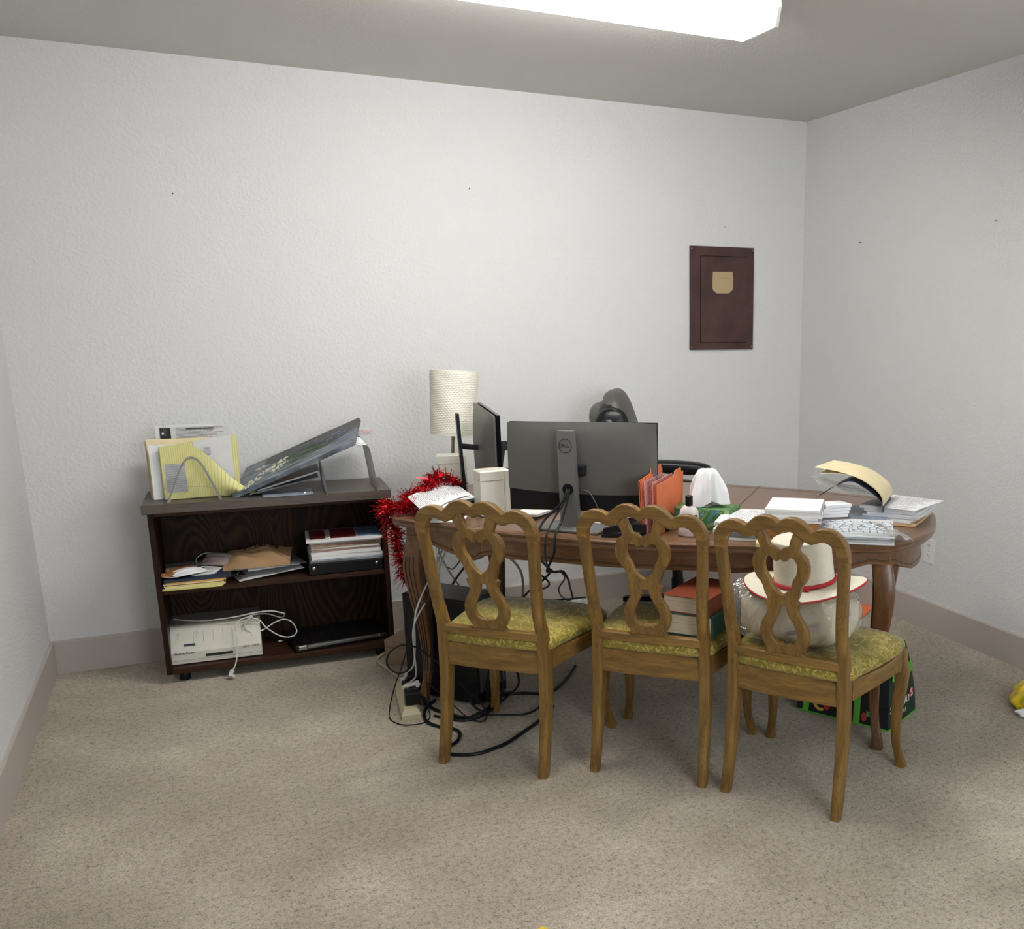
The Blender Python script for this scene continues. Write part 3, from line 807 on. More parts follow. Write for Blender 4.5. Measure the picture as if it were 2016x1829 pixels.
# --- right wire sorter under the painting
s2 = on_case('file_sorter', 'wire file sorter propping the painting, right end of bookcase top', 'file sorter', 0, 0, TOPZ)
n_w = 9
for k in range(n_w):
    y = -.085 + .036 * k
    top_l, top_r = .105 + .0054 * k, .190 + .0009 * k
    G().tube([(.653, y, .003), (.650, y, .05), (.645, y, top_l)], .0016, 6, sub=3).obj('wire_upright', 'steel', s2, True)
    G().tube([(.785, y, top_r + .006), (.812, y, top_r + .006), (.828, y, top_r - .01), (.838, y, .12), (.852, y, .003)], .0016, 6, sub=3).obj('wire_upright', 'steel', s2, True)
for x in (.653, .852): G().tube([(x, -.098, .003), (x, .205, .003)], .0022, 6).obj('base_rod', 'steel', s2, True)

# --- canvas painting leaning on the sorter
def canvas():
    A = Vector((.722, -.372, .752)); B = Vector((.805, -.030, .819)); Dn = Vector((1.175, -.516, .958))
    ex = (Dn - A).normalized(); ey = (B - A); ey = (ey - ex * ey.dot(ex)).normalized(); n = ex.cross(ey)
    rm = Matrix((ex, ey, n)).transposed()
    t = thing('canvas_painting', 'canvas painting of lavender and white flowers on dark ground, leaning', 'painting', A, rm.to_euler())
    L_, W_ = .522, .345
    G().box((L_ / 2, W_ / 2, -.0095), (L_, W_, .018), bev=.002).obj('canvas_panel', canvas_mat(L_, W_), t)
    rr = random.Random(5)
    # pale petals and lavender heads, thin raised strokes of paint
    for (cx, cy, s) in ((.085, .07, .020), (.12, .135, .018), (.165, .175, .022), (.175, .10, .018), (.09, .225, .018), (.19, .205, .016), (.06, .03, .014), (.20, .14, .016)):
        gw = G(); s *= 1.8
        for k in range(6):
            a = 2 * PI * k / 6 + rr.random() * .5; d = s * (.6 + .3 * rr.random())
            gw.prism([(cx + math.cos(a + q * .25) * d * rr_, cy + math.sin(a + q * .25) * d * rr_) for q, rr_ in ((0, .15), (-1, .8), (0, 1.25), (1, .8))], -.0012, .0006)
        gw.obj('white_flower', 'flower_white', t)
    for (cx, cy, s) in ((.455, .215, .02), (.47, .14, .018), (.42, .255, .018), (.40, .20, .018), (.36, .235, .014), (.38, .16, .016), (.44, .09, .016), (.33, .28, .012), (.07, .12, .012), (.15, .04, .012)):
        gl = G()
        for k in range(5): 
            q = Matrix.Rotation(.35, 2); dx = (k - 2) * s * .35
            gl.box((cx + dx, cy + dx * .35 + rr.uniform(-.002, .002), .0002), (s * .45, s * .32, .0014), rot=.35 + rr.uniform(-.3, .3))
        gl.obj('lavender_head', 'lavender', t)
    gs = G()
    for k in range(26):
        x0, y0 = .14 + rr.random() * .1, .03 + .30 * rr.random(); x1, y1 = .30 + rr.random() * .17, min(.335, max(.01, y0 + rr.uniform(-.02, .09)))
        gs.tube([(x0, y0, .0001), ((x0 + x1) / 2, (y0 + y1) / 2 + .008, .0001), (x1, y1, .0001)], .0006, 5, sub=2)
    gs.obj('stem_strokes', 'stem', t)
    return t
def canvas_mat(L_, W_):
    m, t, b = nt('painted_canvas')
    v = coords(t)
    sp = t.nodes.new('ShaderNodeSeparateXYZ'); link(t, v, sp.inputs[0])
    v2 = coords(t, scale=(6, 34, 6), rot=(0, 0, R(-24)))
    f = noise(t, v2, 1.4, 4, .6, .7)
    gray = ramp(t, f, [(.30, (.035, .045, .05)), (.5, (.11, .135, .155)), (.70, (.30, .34, .40))])
    darkc = ramp(t, f, [(.3, (.016, .016, .016)), (.62, (.032, .034, .032)), (.75, (.03, .06, .03))])
    # a curved edge between the dark ground (upper right) and the grey-blue fold
    e = math_n(t, 'SUBTRACT', sp.outputs[1], math_n(t, 'MULTIPLY_ADD', math_n(t, 'POWER', math_n(t, 'ABSOLUTE', math_n(t, 'SUBTRACT', sp.outputs[0], .34)), 1.5), 1.15, .115))
    msk = math_n(t, 'MULTIPLY', math_n(t, 'GREATER_THAN', e, 0), math_n(t, 'GREATER_THAN', sp.outputs[0], .10))
    msk2 = math_n(t, 'MULTIPLY', msk, math_n(t, 'GREATER_THAN', sp.outputs[2], -.0005))
    link(t, mixc(t, msk, gray, darkc), b.inputs['Base Color']); b.inputs['Roughness'].default_value = .4
    return m
M['flower_white'] = plain('cream_paint', (.75, .72, .52), .5)
M['lavender'] = plain('lavender_paint', (.28, .22, .48), .5)
M['stem'] = plain('green_paint', (.10, .15, .09), .5, var=.4)
canvas()

# loose things under the painting
def lean_sheets(name, label, cat, A, B, C, mt, th, lu, lv, group=None):
    A, B, C = Vector(A), Vector(B), Vector(C); ex = (B - A).normalized(); ey = C - A; ey = (ey - ex * ey.dot(ex)).normalized(); rm = Matrix((ex, ey, ex.cross(ey))).transposed()
    t = thing(name, label, cat, A, rm.to_euler(), group)
    g = G().grid(lambda u, v: (lu * u, lv * v, 0), 1, 1, -th, lu, lv); g.obj('panel', mt, t); return t
def bl(x, y, z): return bcw(x, y, z)
lean_sheets('brochure', 'brown printed brochure tucked under the painting', 'brochure', bl(.36, .035, TOPZ + .024), bl(.62, .04, TOPZ + .128), bl(.36, .25, TOPZ + .024), 'brownprint', .002, .27, .2)
lean_sheets('file_folder', 'white folder of papers slanting under the painting', 'folder', bl(.40, .010, TOPZ + .017), bl(.64, .0, TOPZ + .084), bl(.40, .22, TOPZ + .017), 'offwhite', .006, .245, .21)
lean_sheets('clear_sleeve', 'clear-topped black sleeve of papers slanting under the painting', 'folder', bl(.37, -.010, TOPZ + .008), bl(.64, -.02, TOPZ + .064), bl(.37, .2, TOPZ + .008), 'glossgrey', .004, .265, .2)
t = on_case('greeting_card', 'grey card with small gold ring emblem lying beneath the folders', 'card', .42, -.052, TOPZ + .0005, R(1))
G().box((.09, .07, .0012), (.19, .14, .0024), bev=.0008).obj('card_panel', 'bluegrey', t)
G().tube([(.150 + .020 * math.cos(a), .050 + .020 * math.sin(a), .003) for a in [2 * PI * k / 24 for k in range(24)]], .0007, 6, closed=True).obj('ring_emblem', 'chrome', t)
g = G()
for k in range(5): g.lathe([(.006, .0024), (.003, .006)], 8, (.150 + .006 * math.cos(k * 1.257), .050 + .006 * math.sin(k * 1.257), 0))
g.obj('gold_leaf', 'brass', t)
rs = random.Random(3)
sm = [('paper', 'white'), ('pink', 'pink'), ('bluegrey', 'blue-grey'), ('paper', 'white')]
t = on_case('paper_stack', 'thin stack of pastel-edged papers lying on the right wire sorter', 'paper', .79, .165, TOPZ + .208, R(4))
for k in range(7):
    G().box((.035 + rs.uniform(-.006, .006), .03, .002 + k * .0032), (.075, .12, .0026), rot=R(rs.uniform(-4, 4))).obj('sheet', ['paper', 'pink', 'offwhite', 'bluegrey'][k % 4], t)

# ------------------------------------------------------------------ middle shelf
def slab(name, label, cat, x, y, z, sx, sy, sz, mt, rot=0, group=None, bev=.0008, part='cover'):
    t = on_case(name, label, cat, x, y, z, rot, group)
    G().box((0, 0, sz / 2), (sx, sy, sz), bev=bev).obj(part, mt, t); return t
z = MIDZ
z += .0003
env = [('yellow envelope at the bottom of the left shelf pile', .004, 'yellowpaper', .128, .002), ('lime-yellow folder second from the bottom of the left shelf pile', .004, 'yellowpaper', .135, -.002),
       ('cream envelope low in the left shelf pile', .005, 'manila', .134, .004), ('pale yellow envelope in the middle of the left shelf pile', .005, 'yellowpaper', .137, .0), ('red-brown thin envelope in the left shelf pile', .002, 'cover_red', .135, .003),
       ('buff envelope high in the left shelf pile', .004, 'manila', .138, -.002), ('amber envelope just below the navy folder on the shelf', .006, 'amber', .140, .004)]
for k, (lb, th, mt_, cx, j) in enumerate(env):
    slab('envelope', lb, 'envelope', cx + j, .112, z, .215, .235, th, mt_, R(-1.5 + 3 * ((k * 37) % 5) / 5), 'envelopes in the left shelf pile'); z += th + .0004
slab('navy_folder', 'navy blue folder topping the envelopes on the middle shelf', 'folder', .148, .112, z, .24, .235, .011, 'navy', R(1)); z += .0115
zn = z
for k in range(5):
    slab('note_card', ['small white card, lowest of the fan on the navy folder', 'white card second from the bottom of the fan', 'middle white card of the fan on the navy folder', 'white card second from the top of the fan', 'topmost white card of the fan on the navy folder'][k], 'card', .165 + .006 * k, .06 + .006 * k, zn, .085, .065, .0018, 'paper' if k % 2 else 'offwhite', R(8 + 9 * k), 'white cards fanned on the navy folder'); zn += .0022
def mask(label, x, y, z, rot, mt_, tilt=0):
    t = thing('face_mask', label, 'mask', bcw(x, y, z), (tilt, 0, BA + rot))
    def f(u, v):
        a, b2 = u - .5, v - .5
        return (.13 * a, .075 * b2, .001 + .016 * (1 - 4 * a * a) * (1 - 4 * b2 * b2) + .002 * math.sin(v * 6 * PI) + .002)
    G().grid(f, 18, 24, .0012).obj('pleated_cloth', mt_, t, 60)
    for s_ in (-1, 1):
        G().tube([(s_ * .063, -.034, .003), (s_ * .085, -.028, .003), (s_ * .098, 0, .003), (s_ * .085, .028, .003), (s_ * .063, .034, .003)], .0012, 6, sub=4).obj('ear_loop', 'white', t, True)
    return t
mask('folded white face mask in front of the wooden clips', .115, .045, zn + .001, R(28), 'paper', R(4))
M['mauvecloth'] = plain('mauve_cloth', (.33, .26, .25), .8)
mask('mauve face mask draped between the left pile and the kraft mailer', .225, .150, zn + .020, R(-34), 'mauvecloth', R(30))
def clip(label, x, y, z, rot):
    t = on_case('wooden_hanger_clip', label, 'wooden clip', x, y, z, rot, 'brown wooden clips on the navy folder')
    for s_ in (-1, 1):
        g = G(); P = spl2([(-.055, s_ * .004), (-.03, s_ * .011), (0, s_ * .009), (.03, s_ * .016), (.055, s_ * .018)], 4)
        rings = [[Vector((x_, y_ + a, zz_)) for a, zz_ in ((-.006, 0), (.006, 0), (.006, .011), (-.006, .011))] for x_, y_ in P]
        g.ring_surface(rings); g.obj('arm', 'clipwood', t, 40)
    G().lathe([(.008, 0), (.0095, .003), (.0095, .012), (.007, .015)], 16, (-.052, 0, 0)).obj('knob', 'clipwood', t, True)
    return t
M['clipwood'] = wood('orange_brown_wood', (.42, .17, .055), (.25, .09, .03), 'x', .4)
clip('brown wooden clip lying nearer the shelf front, under the mask', .072, .035, zn + .0005, R(38))
clip('brown wooden clip lying farther back on the navy folder', .085, .095, zn + .0008, R(32))
slab('plastic_sleeve', 'clear grey plastic sleeve lying at the back of the left shelf pile', 'plastic sleeve', .11, .18, zn + .003, .17, .08, .004, 'glossgrey', R(8))

# open binder with metal rings, kraft mailer on it
t = on_case('ring_binder', 'grey-white open ring binder lying under the kraft mailer', 'binder', .295, .03, MIDZ + .0005, R(14))
G().box((.135, .12, .0015), (.26, .23, .003), rot=Matrix.Rotation(R(-4.0), 4, 'Y') @ Matrix.Translation((0, 0, .009)), bev=.001).obj('lower_cover', 'offwhite', t)
G().box((.135, .125, .045), (.28, .24, .003), rot=Matrix.Rotation(R(2), 4, 'Y'), bev=.001).obj('upper_cover', 'glossgrey', t)
G().box((.02, .125, .022), (.03, .22, .004), bev=.001).obj('ring_plate', 'logo', t)
for y in (.03, .125, .215):
    G().tube([(.02 + .016 * math.cos(a), y, .024 + .014 * math.sin(a)) for a in [2 * PI * k / 16 for k in range(16)]], .0013, 6, closed=True).obj('metal_ring', 'chrome', t, True)
G().box((.15, .13, .036), (.21, .21, .008)).obj('paper_block', 'paper', t)
t = on_case('mailer_envelope', 'crumpled kraft paper mailer with black printed arrow, on the open binder', 'envelope', .375, .150, MIDZ + .070, R(-3))
t.rotation_euler = (R(7), 0, BA + R(-3))
def mail(u, v):
    a, b2 = u - .5, v - .5
    e = (1 - abs(2 * a) ** 3) * (1 - abs(2 * b2) ** 3)
    return (.255 * a + .01 * b2, .20 * b2 + .008 * math.sin(9 * a), .036 * e + .007 * math.sin(13 * a + 5 * b2) * e + .004 * math.sin(31 * b2 + 11 * a) - .012 * max(0, -b2 - .3) * 4)
G().grid(mail, 30, 24).obj('front_sheet', 'kraft', t, 60)
def mail2(u, v):
    a, b2 = u - .5, v - .5; e = (1 - abs(2 * a) ** 3) * (1 - abs(2 * b2) ** 3)
    return (.255 * a + .01 * b2, .20 * b2 + .008 * math.sin(9 * a), -.010 * e + .004 * math.sin(31 * b2 + 11 * a) - .012 * max(0, -b2 - .3) * 4 - .0012)
G().grid(mail2, 30, 24).obj('back_sheet', 'kraft', t, 60)
def on_mail(u, v): 
    p = mail(u, v); return (p[0], p[1], p[2] + .0012)
G().tube([on_mail(.28 + .022 * math.cos(a) , .70 + .14 * math.sin(a)) for a in [R(-80 + 16 * k) for k in range(11)]], lambda s: .0006 + .0022 * math.sin(PI * s), 6).obj('curved_arrow_print', 'logo', t)
for (ua, ub, va, vb) in ((.46, .60, .55, .58), (.46, .60, .80, .83), (.45, .47, .55, .83), (.60, .62, .55, .83), (.50, .57, .62, .76), (.68, .70, .55, .83), (.74, .75, .60, .83), (.76, .80, .60, .64), (.76, .80, .78, .83)):
    G().grid(lambda u, v: on_mail(ua + (ub - ua) * u, va + (vb - va) * v), 4, 4).obj('box_print', 'logo', t)
# right pile: black case, white binders, brochures, magazine
z = MIDZ + .0004
t = on_case('storage_case', 'flat black case with two chrome studs, bottom of the right shelf pile', 'case', .712, .135, z)
G().box((0, 0, .0245), (.296, .23, .049), bev=.004).obj('body', 'black', t)
for x in (-.128, .125):
    G().lathe([(.007, 0), (.007, .003), (.004, .005)], 14, mt=Matrix.Translation((x, -.1145, .030)) @ Matrix.Rotation(R(90), 4, 'X')).obj('stud', 'chrome', t)
z += .0494
stack = [('spiral_booklet', 'spiral booklet with clear cover resting on the black case', 'booklet', .007, 'glossgrey', .295, -1), ('brochure', 'olive and blue brochure above the clear-covered booklet', 'brochure', .006, 'bluegrey', .29, 1),
         ('ring_binder', 'lower white binder in the right shelf pile', 'binder', .016, 'paper', .285, 1.5), ('ring_binder', 'upper white binder in the right shelf pile', 'binder', .016, 'paper', .28, -.5),
         ('magazine', 'mauve-edged magazine directly above the white binders', 'magazine', .008, 'pinkedge', .275, .5), ('magazine', 'grey-edged magazine second above the white binders', 'magazine', .007, 'offwhite', .275, -1),
         ('magazine', 'tan-edged magazine fourth from the top of the right shelf pile', 'magazine', .007, 'tanedge', .28, 1), ('magazine', 'rose-edged magazine third from the top of the right shelf pile', 'magazine', .009, 'pinkedge', .28, 0),
         ('document_tray', 'pale grey document sleeve second from the top of right shelf pile', 'document sleeve', .008, 'offwhite', .285, -1)]
M['pinkedge'] = plain('mauve_page_edges', (.36, .22, .20), .7, var=.3, nscale=40)
M['tanedge'] = plain('tan_page_edges', (.38, .30, .18), .7, var=.3, nscale=40)
for nm, lb, ct, th, mt_, sx, ro in stack:
    slab(nm, lb, ct, .718, .135, z, sx, .22, th, mt_, R(ro), 'right shelf pile'); z += th + .0005
t = on_case('magazine', 'red and blue covered magazine topping the right shelf pile', 'magazine', .718, .13, z, R(-2))
G().box((0, 0, .0045), (.305, .235, .009), bev=.001).obj('pages', 'paper', t)
G().box((-.05, .0, .0096), (.17, .20, .0009)).obj('red_panel', 'redprint2', t) if False else None
M['redprint2'] = plain('dark_red_print', (.22, .02, .02), .3)
M['blueprint'] = plain('pale_blue_print', (.22, .33, .50), .3, var=.3)
G().box((-.045, .01, .0096), (.185, .19, .001)).obj('red_panel', 'redprint2', t)
G().box((.10, .01, .0096), (.095, .19, .001)).obj('blue_panel', 'blueprint', t)
G().box((-.065, .0, .0104), (.02, .19, .0008)).obj('pale_strip', 'whiteprint', t)

# ------------------------------------------------------------------ bottom shelf
t = on_case('binding_punch', 'cream electric binding punch with coiled white cord, bottom shelf', 'office machine', .02, .035, BOTZ + .0003, R(-.5))
pw, pdp = .335, .235
prof = [(0, .004), (0, .050), (.018, .066), (.062, .125), (.085, .142), (.235, .142), (.235, .004)]
g = G(); g.ring_surface([[Vector((x, a, b2)) for a, b2 in prof] for x in (0, pw)]); g.obj('body', 'cream', t, 30)
M['greyplastic'] = plain('grey_brown_plastic', (.24, .22, .19), .4)
g = G(); g.ring_surface([[Vector((x, a, b2)) for a, b2 in ((.075, .1425), (.235, .1425), (.235, .147), (.08, .147))] for x in (-.003, pw + .003)]); g.obj('lid', 'greyplastic', t)
# sloped front panel: e1 along x, e2 up the slope
s0 = Vector((0, .018, .066)); s1_ = Vector((0, .062, .125)); e2 = (s1_ - s0).normalized(); nrm = Vector((0, -e2.z, e2.y))
RM = Matrix((Vector((1, 0, 0)), e2, nrm)).transposed()
def on_slope(x, s, d=.0006): return Vector((x, 0, 0)) + s0 + e2 * s + nrm * d
for k in range(7):
    x = .045 + .048 * (k - .5) if False else .084 + .036 * k
    g = G(); mt4 = Matrix.Translation(on_slope(x, .040, .0004)) @ RM.to_4x4(); g.box((0, 0, 0), (.001, .050, .0008), rot=mt4); g.obj('key_divider', 'greyplastic', t)
for x in (.026, .094):
    g = G()
    for (a, b2, w_, h_) in ((0, .0045, .011, .0006), (0, -.0045, .011, .0006), (.0052, 0, .0006, .009), (-.0052, 0, .0006, .009)):
        g.box((0, 0, 0), (w_, h_, .0006), rot=Matrix.Translation(on_slope(x + a, .058 + b2)) @ RM.to_4x4())
    g.box((0, 0, 0), (.003, .003, .0006), rot=Matrix.Translation(on_slope(x, .042)) @ RM.to_4x4())
    g.obj('key_mark', 'logo', t)
G().box((0, 0, 0), (.042, .009, .003), rot=Matrix.Translation(on_slope(.068, .009, .001)) @ RM.to_4x4()).obj('blue_switch', 'navy', t)
G().box((.175, -.0005, .030), (.10, .003, .011)).obj('punch_slot', 'logo', t)
G().box((pw / 2, -.0002, .018), (pw, .001, .0012)).obj('seam_line', 'greyplastic', t)
lettering('printed_name', 'Electric Punch', .0125, 'logo', t, (.012, -.0006, .047), (R(90), 0, 0), .0003, 'LEFT', bold=.0002)
lettering('printed_name', 'GBC 110EB', .0125, 'logo', t, (.262, -.0006, .047), (R(90), 0, 0), .0003, 'LEFT', shear=.25)
# its cord
c = G().tube([(.01, .16, .151), (.10, .10, .150), (.18, .06, .158), (.25, .05, .164), (.32, .045, .174), (.385, .05, .172), (.435, .06, .152)], .0028, 8, sub=6)
c.tube([(.435, .06, .152), (.42, .12, .12), (.36, .10, .15), (.295, .05, .160), (.335, .045, .140), (.36, .04, .104), (.41, .04, .062), (.455, .04, .054), (.475, .04, .075), (.46, .045, .115), (.43, .05, .130), (.395, .05, .122), (.345, .045, .096), (.31, .04, .088), (.28, .04, .112), (.282, .04, .142), (.31, .045, .158), (.27, .03, .158), (.245, .012, .140), (.248, -.03, .10), (.243, -.055, .04), (.232, -.062, -.005), (.218, -.066, -.028)], .0028, 8, sub=6)
c.obj('power_cord', 'whitecable', t, True)
g = G(); mt4 = Matrix.Translation((.214, -.0665, -.035)) @ Matrix.Rotation(R(25), 4, 'Y')
g.box((0, 0, 0), (.016, .014, .020), rot=mt4, bev=.002); g.box((0, 0, -.013), (.026, .018, .007), rot=mt4, bev=.002); plug_ = g.obj('plug', 'whitecable', t)
g = G()
for dx in (-.006, .006): g.box((dx, 0, -.026), (.0015, .006, .018), rot=mt4)
g = G()
for dx in (-.006, .006): g.box((0, 0, 0), (.0015, .006, .016), rot=mt4 @ Matrix.Translation((dx, 0, -.024)))
g.obj('prongs', 'brass', plug_)
t = on_case('laptop_computer', 'closed black laptop with silver hinge edge lying on the bottom shelf', 'laptop', .655, .155, BOTZ + .0003, R(9))
G().box((0, 0, .010), (.385, .255, .018), bev=.004).obj('base', 'black', t)
G().box((0, .002, .0245), (.385, .250, .010), bev=.004).obj('lid', 'screen', t)
G().box((.005, -.1275, .018), (.30, .006, .013), bev=.002).obj('hinge_bar', 'steel', t)
for x in (-.165, .170): G().box((x, -.126, .018), (.035, .012, .016), bev=.003).obj('hinge_cap', 'chrome', t)
o = G().tube([bcw(.42, .22, .069), bcw(.45, .18, .085), bcw(.50, .14, .071 + .05), bcw(.47, .10, .115), bcw(.43, .13, .08), bcw(.46, .20, .075), bcw(.52, .22, .11), bcw(.55, .18, .115)], .0028, 8, sub=5).obj('power_cable', 'rubber', None, True)
tag(o, 'black cable coiled on the bottom shelf between punch and laptop', 'cable')
o = G().box((0, 0, 0), (.016, .009, .006), bev=.001).obj('cable_plug', 'white', None, loc=bcw(.428, .13, .088), rot=(0, R(10), R(30)))
tag(o, 'tiny white connector on the black cable, bottom shelf', 'connector')
# ------------------------------------------------------------------ things on the desk
def on_desk(name, label, cat, a, b, z=TZ, rot=0.0, group=None):
    return thing(name, label, cat, TP(a, b, z), TA + rot, group)
E3 = .0006
# main monitor seen from behind
mon = thing('computer_monitor', 'wide graphite monitor seen from behind, logo on its stand', 'monitor', (1.726, -1.527, TZ + E3), R(-32.9))
G().prism([(-.115, -.085), (.115, -.085), (.115, .06), (-.115, .06)], 0, .009, mt=Matrix.Translation((.022, .012, 0)) @ Matrix.Rotation(R(-16), 4, 'Z'), bev=.002).obj('stand_base', 'mon_grey2', mon)
nk = R(-10)
def NK(x, y, z): 
    c, s = math.cos(nk), math.sin(nk); return (c * x - s * y, s * x + c * y, z)
g = G(); lean = -.012
rings = []
for z, w_ in ((.008, .066), (.06, .064), (.2, .060), (.328, .058), (.333, .056)):
    ox = -.010 * z / .33
    rings.append([Vector(NK(x + ox, y, z)) for x, y in ((-w_ / 2, -.012), (w_ / 2, -.012), (w_ / 2, .012), (w_ / 2 - .006, .019), (-w_ / 2 + .006, .019), (-w_ / 2, .012))])
g.ring_surface(rings); neck = g.obj('stand_neck', 'mon_grey2', mon, 35)
RB = Matrix.Rotation(nk, 4, 'Z') @ Matrix.Rotation(R(90), 4, 'X')
G().tube([NK(-.0085 + .023 * math.cos(a), -.0125, .283 + .023 * math.sin(a)) for a in [2 * PI * k / 32 for k in range(32)]], .0012, 6, closed=True).obj('logo_ring', 'logo', neck, True)
lettering('logo_letters', 'D', .0155, 'logo', neck, NK(-.0230, -.0130, .283), (R(90), 0, nk), .0004, bold=.0004)
lettering('logo_letters', 'E', .0145, 'logo', neck, NK(-.0138, -.0130, .2835), (R(90), R(-32), nk), .0004, bold=.0004)
lettering('logo_letters', 'LL', .0155, 'logo', neck, NK(-.0008, -.0130, .283), (R(90), 0, nk), .0004, bold=.0004, sx=.95)
G().lathe([(.0195, 0), (.0195, .001)], 28, mt=Matrix.Translation(NK(-.003, -.0122, .137)) @ RB).obj('cable_hole', 'blackmatte', neck)
G().box((.024, .042, .195), (.05, .062, .036), bev=.004).obj('pivot_arm', 'black', mon)
# screen body: upper graphite shell, lower black band, glossy front
mw_, mh0, mh1, my = .512, .052, .352, .075
def shell(z0, z1, mt_, nm, bul):
    g = G(); n = 20; cx_ = .030
    def f(u, v):
        x = (u - .5) * mw_; z = z0 + (z1 - z0) * v
        if z1 < .12: z += 0
        e = (1 - (2 * abs(u - .5)) ** 4) * (1 - (2 * abs((z - mh0) / (mh1 - mh0) - .5)) ** 4)
        return (cx_ + x, my - .004 - bul * e, z)
    g.grid(f, n, 12, -.010); return g.obj(nm, mt_, mon, 50)
def curve_band(u): return .128 - .016 * u - .008 * math.sin(PI * u)
g = G(); n = 24
def fs(u, v):
    z = curve_band(u) + (mh1 - curve_band(u)) * v; e = (1 - (2 * abs(u - .5)) ** 4) * (1 - (2 * abs((z - mh0) / (mh1 - mh0) - .5)) ** 4)
    return (.030 + (u - .5) * mw_, my - .004 - .018 * e, z)
g.grid(fs, n, 12, -.012); g.obj('rear_shell', 'mon_grey', mon, 50)
g = G()
def fb(u, v):
    z = mh0 + (curve_band(u) - mh0) * v; return (.030 + (u - .5) * mw_, my - .0035 - .004 * math.sin(PI * u), z)
g.grid(fb, n, 4, -.011); g.obj('lower_band', 'black', mon, 50)
G().box((.030, my + .012, (mh0 + mh1) / 2), (mw_ + .003, .006, mh1 - mh0 + .003), bev=.001).obj('front_panel', 'screen', mon)
g = G()
for (x0, z0, x1, z1) in ((.088, .115, .088, .245), (-.03, .115, .088, .115)):
    g.tube([(x0, fs((x0 - .03) / mw_ + .5, (z0 - .1) / .25)[1] - .0004, z0), (x1, fs((x1 - .03) / mw_ + .5, (z1 - .1) / .25)[1] - .0004, z1)], .0006, 5)
g.obj('panel_seam', 'logo', mon)
# cables through the neck hole, over the desk edge, then back to the wall strip
def cable(name, label, pts, r, mt_, sub=6, cat='cable', group=None):
    o = G().tube(pts, r, 8, sub=sub).obj(name, mt_, None, True); return tag(o, label, cat, group)
import mathutils
def MW(x, y, z):
    c, s = math.cos(R(-32.9)), math.sin(R(-32.9)); return (1.726 + c * x - s * y, -1.527 + s * x + c * y, TZ + z)
ex_, ey_ = TP(.64, -.272, 0), TP(.665, -.27, 0)
cabs = [('black cable leaving the monitor stand leftmost, drooping to the right below the desk', 0, -.004, .60, 2.20, -.10, .0042), ('black cable crossing to the left below the desk edge', .02, .004, .66, 2.31, -.085, .0042), ('thinnest of the three black cables draped from the monitor stand', .008, 0, .63, 2.26, -.09, .003)]
FAR = [[(1.700, -1.5, .587), (1.790, -1.30, .498), (1.866, -1.1, .413), (2.089, -.5, .183)], [(1.658, -1.5, .592), (1.679, -1.3, .498), (1.723, -1.0, .38), (1.837, -.6, .225)], [(1.690, -1.5, .588), (1.776, -1.3, .505), (1.888, -.9, .351), (2.082, -.4, .158)]]
for (lb, da, dx, aa, fx2, fy2, r_), far in zip(cabs, FAR):
    e0 = TP(aa, -.262, TZ + .006); e1 = TP(aa - .002, -.272, TZ - .05); e2 = TP(.632 + (.64 - aa) * .3, -.258, .628)
    cable('monitor_cable', lb, [MW(-.003 + dx, .026, .137 - .006), MW(-.003 + dx * 1.2, -.018, .137), MW(-.010 + dx * 2, -.045, .10), TP(aa, -.20, TZ + .045), e0, e1, e2] + far + [(fx2, fy2, .052)], r_, 'rubber', group='black cables draped over the desk edge')
cable('thin_cable', 'thin white cable arching behind the monitor stand', [MW(.03, .03, .13), MW(.06, .03, .12), MW(.085, .05, .06), MW(.10, .06, .006)], .002, 'greycable')
cable('thin_cable', 'thin black cable dropping from behind the desk edge', [TP(.50, -.12, .70), TP(.50, -.06, .58), TP(.52, .02, .50), (1.82, -.75, .30), (2.0, -.40, .15), (2.17, -.12, .055)], .0035, 'rubber')

# second monitor turned sideways, with its flat stand
t = thing('computer_monitor', 'grey monitor seen edge-on behind the cream router, beside the lamp', 'monitor', TP(.055, .29, TZ + E3), R(0))
n0, f0 = Vector(TP(.275, .165, 0)), Vector(TP(.06, .45, 0)); o0 = Vector(TP(.055, .29, 0))
dn, df = n0 - o0, f0 - o0; dd = (df - dn).normalized(); nn_ = Vector((dd.y, -dd.x, 0))  # points to the screen side
if nn_.x < 0: nn_ = -nn_
g = G()
def fm(u, v):
    p = dn + (df - dn) * u; ztop = .346 + .024 * u; z = ztop - .30 + .30 * v
    e = (1 - (2 * abs(u - .5)) ** 4) * (1 - (2 * abs(v - .5)) ** 4)
    q = p - nn_ * (.004 + .024 * e); return (q.x, q.y, z)
g.grid(fm, 16, 12, .008); g.obj('rear_shell', 'mon_grey', t, 50)
g = G(); P4 = []
def ff_(u, v):
    p = dn * 1.0 + (df - dn) * u + nn_ * .014; return (p.x, p.y, .346 + .024 * u - .303 + .306 * v)
g.grid(ff_, 2, 2, .012); g.obj('front_panel', 'screen', t)
pa = dn + (df - dn) * .5
g = G(); rings = []
for z, k in ((.008, .012), (.17, .004), (.335, -.004), (.34, -.004)):
    rings.append([Vector((k + x, y, z)) for x, y in ((-.006, -.022), (.006, -.022), (.012, .022), (.0, .022))])
g.ring_surface(rings); g.obj('stand_neck', 'black', t)
G().box((0, 0, .004), (.10, .14, .008), rot=R(30), bev=.002).obj('stand_base', 'black', t)
q1 = pa - nn_ * .020
G().tube([(.004, 0, .215), ((q1.x) * .6, q1.y * .6, .212), (q1.x, q1.y, .212)], .011, 10).obj('pivot_arm', 'black', t, True)

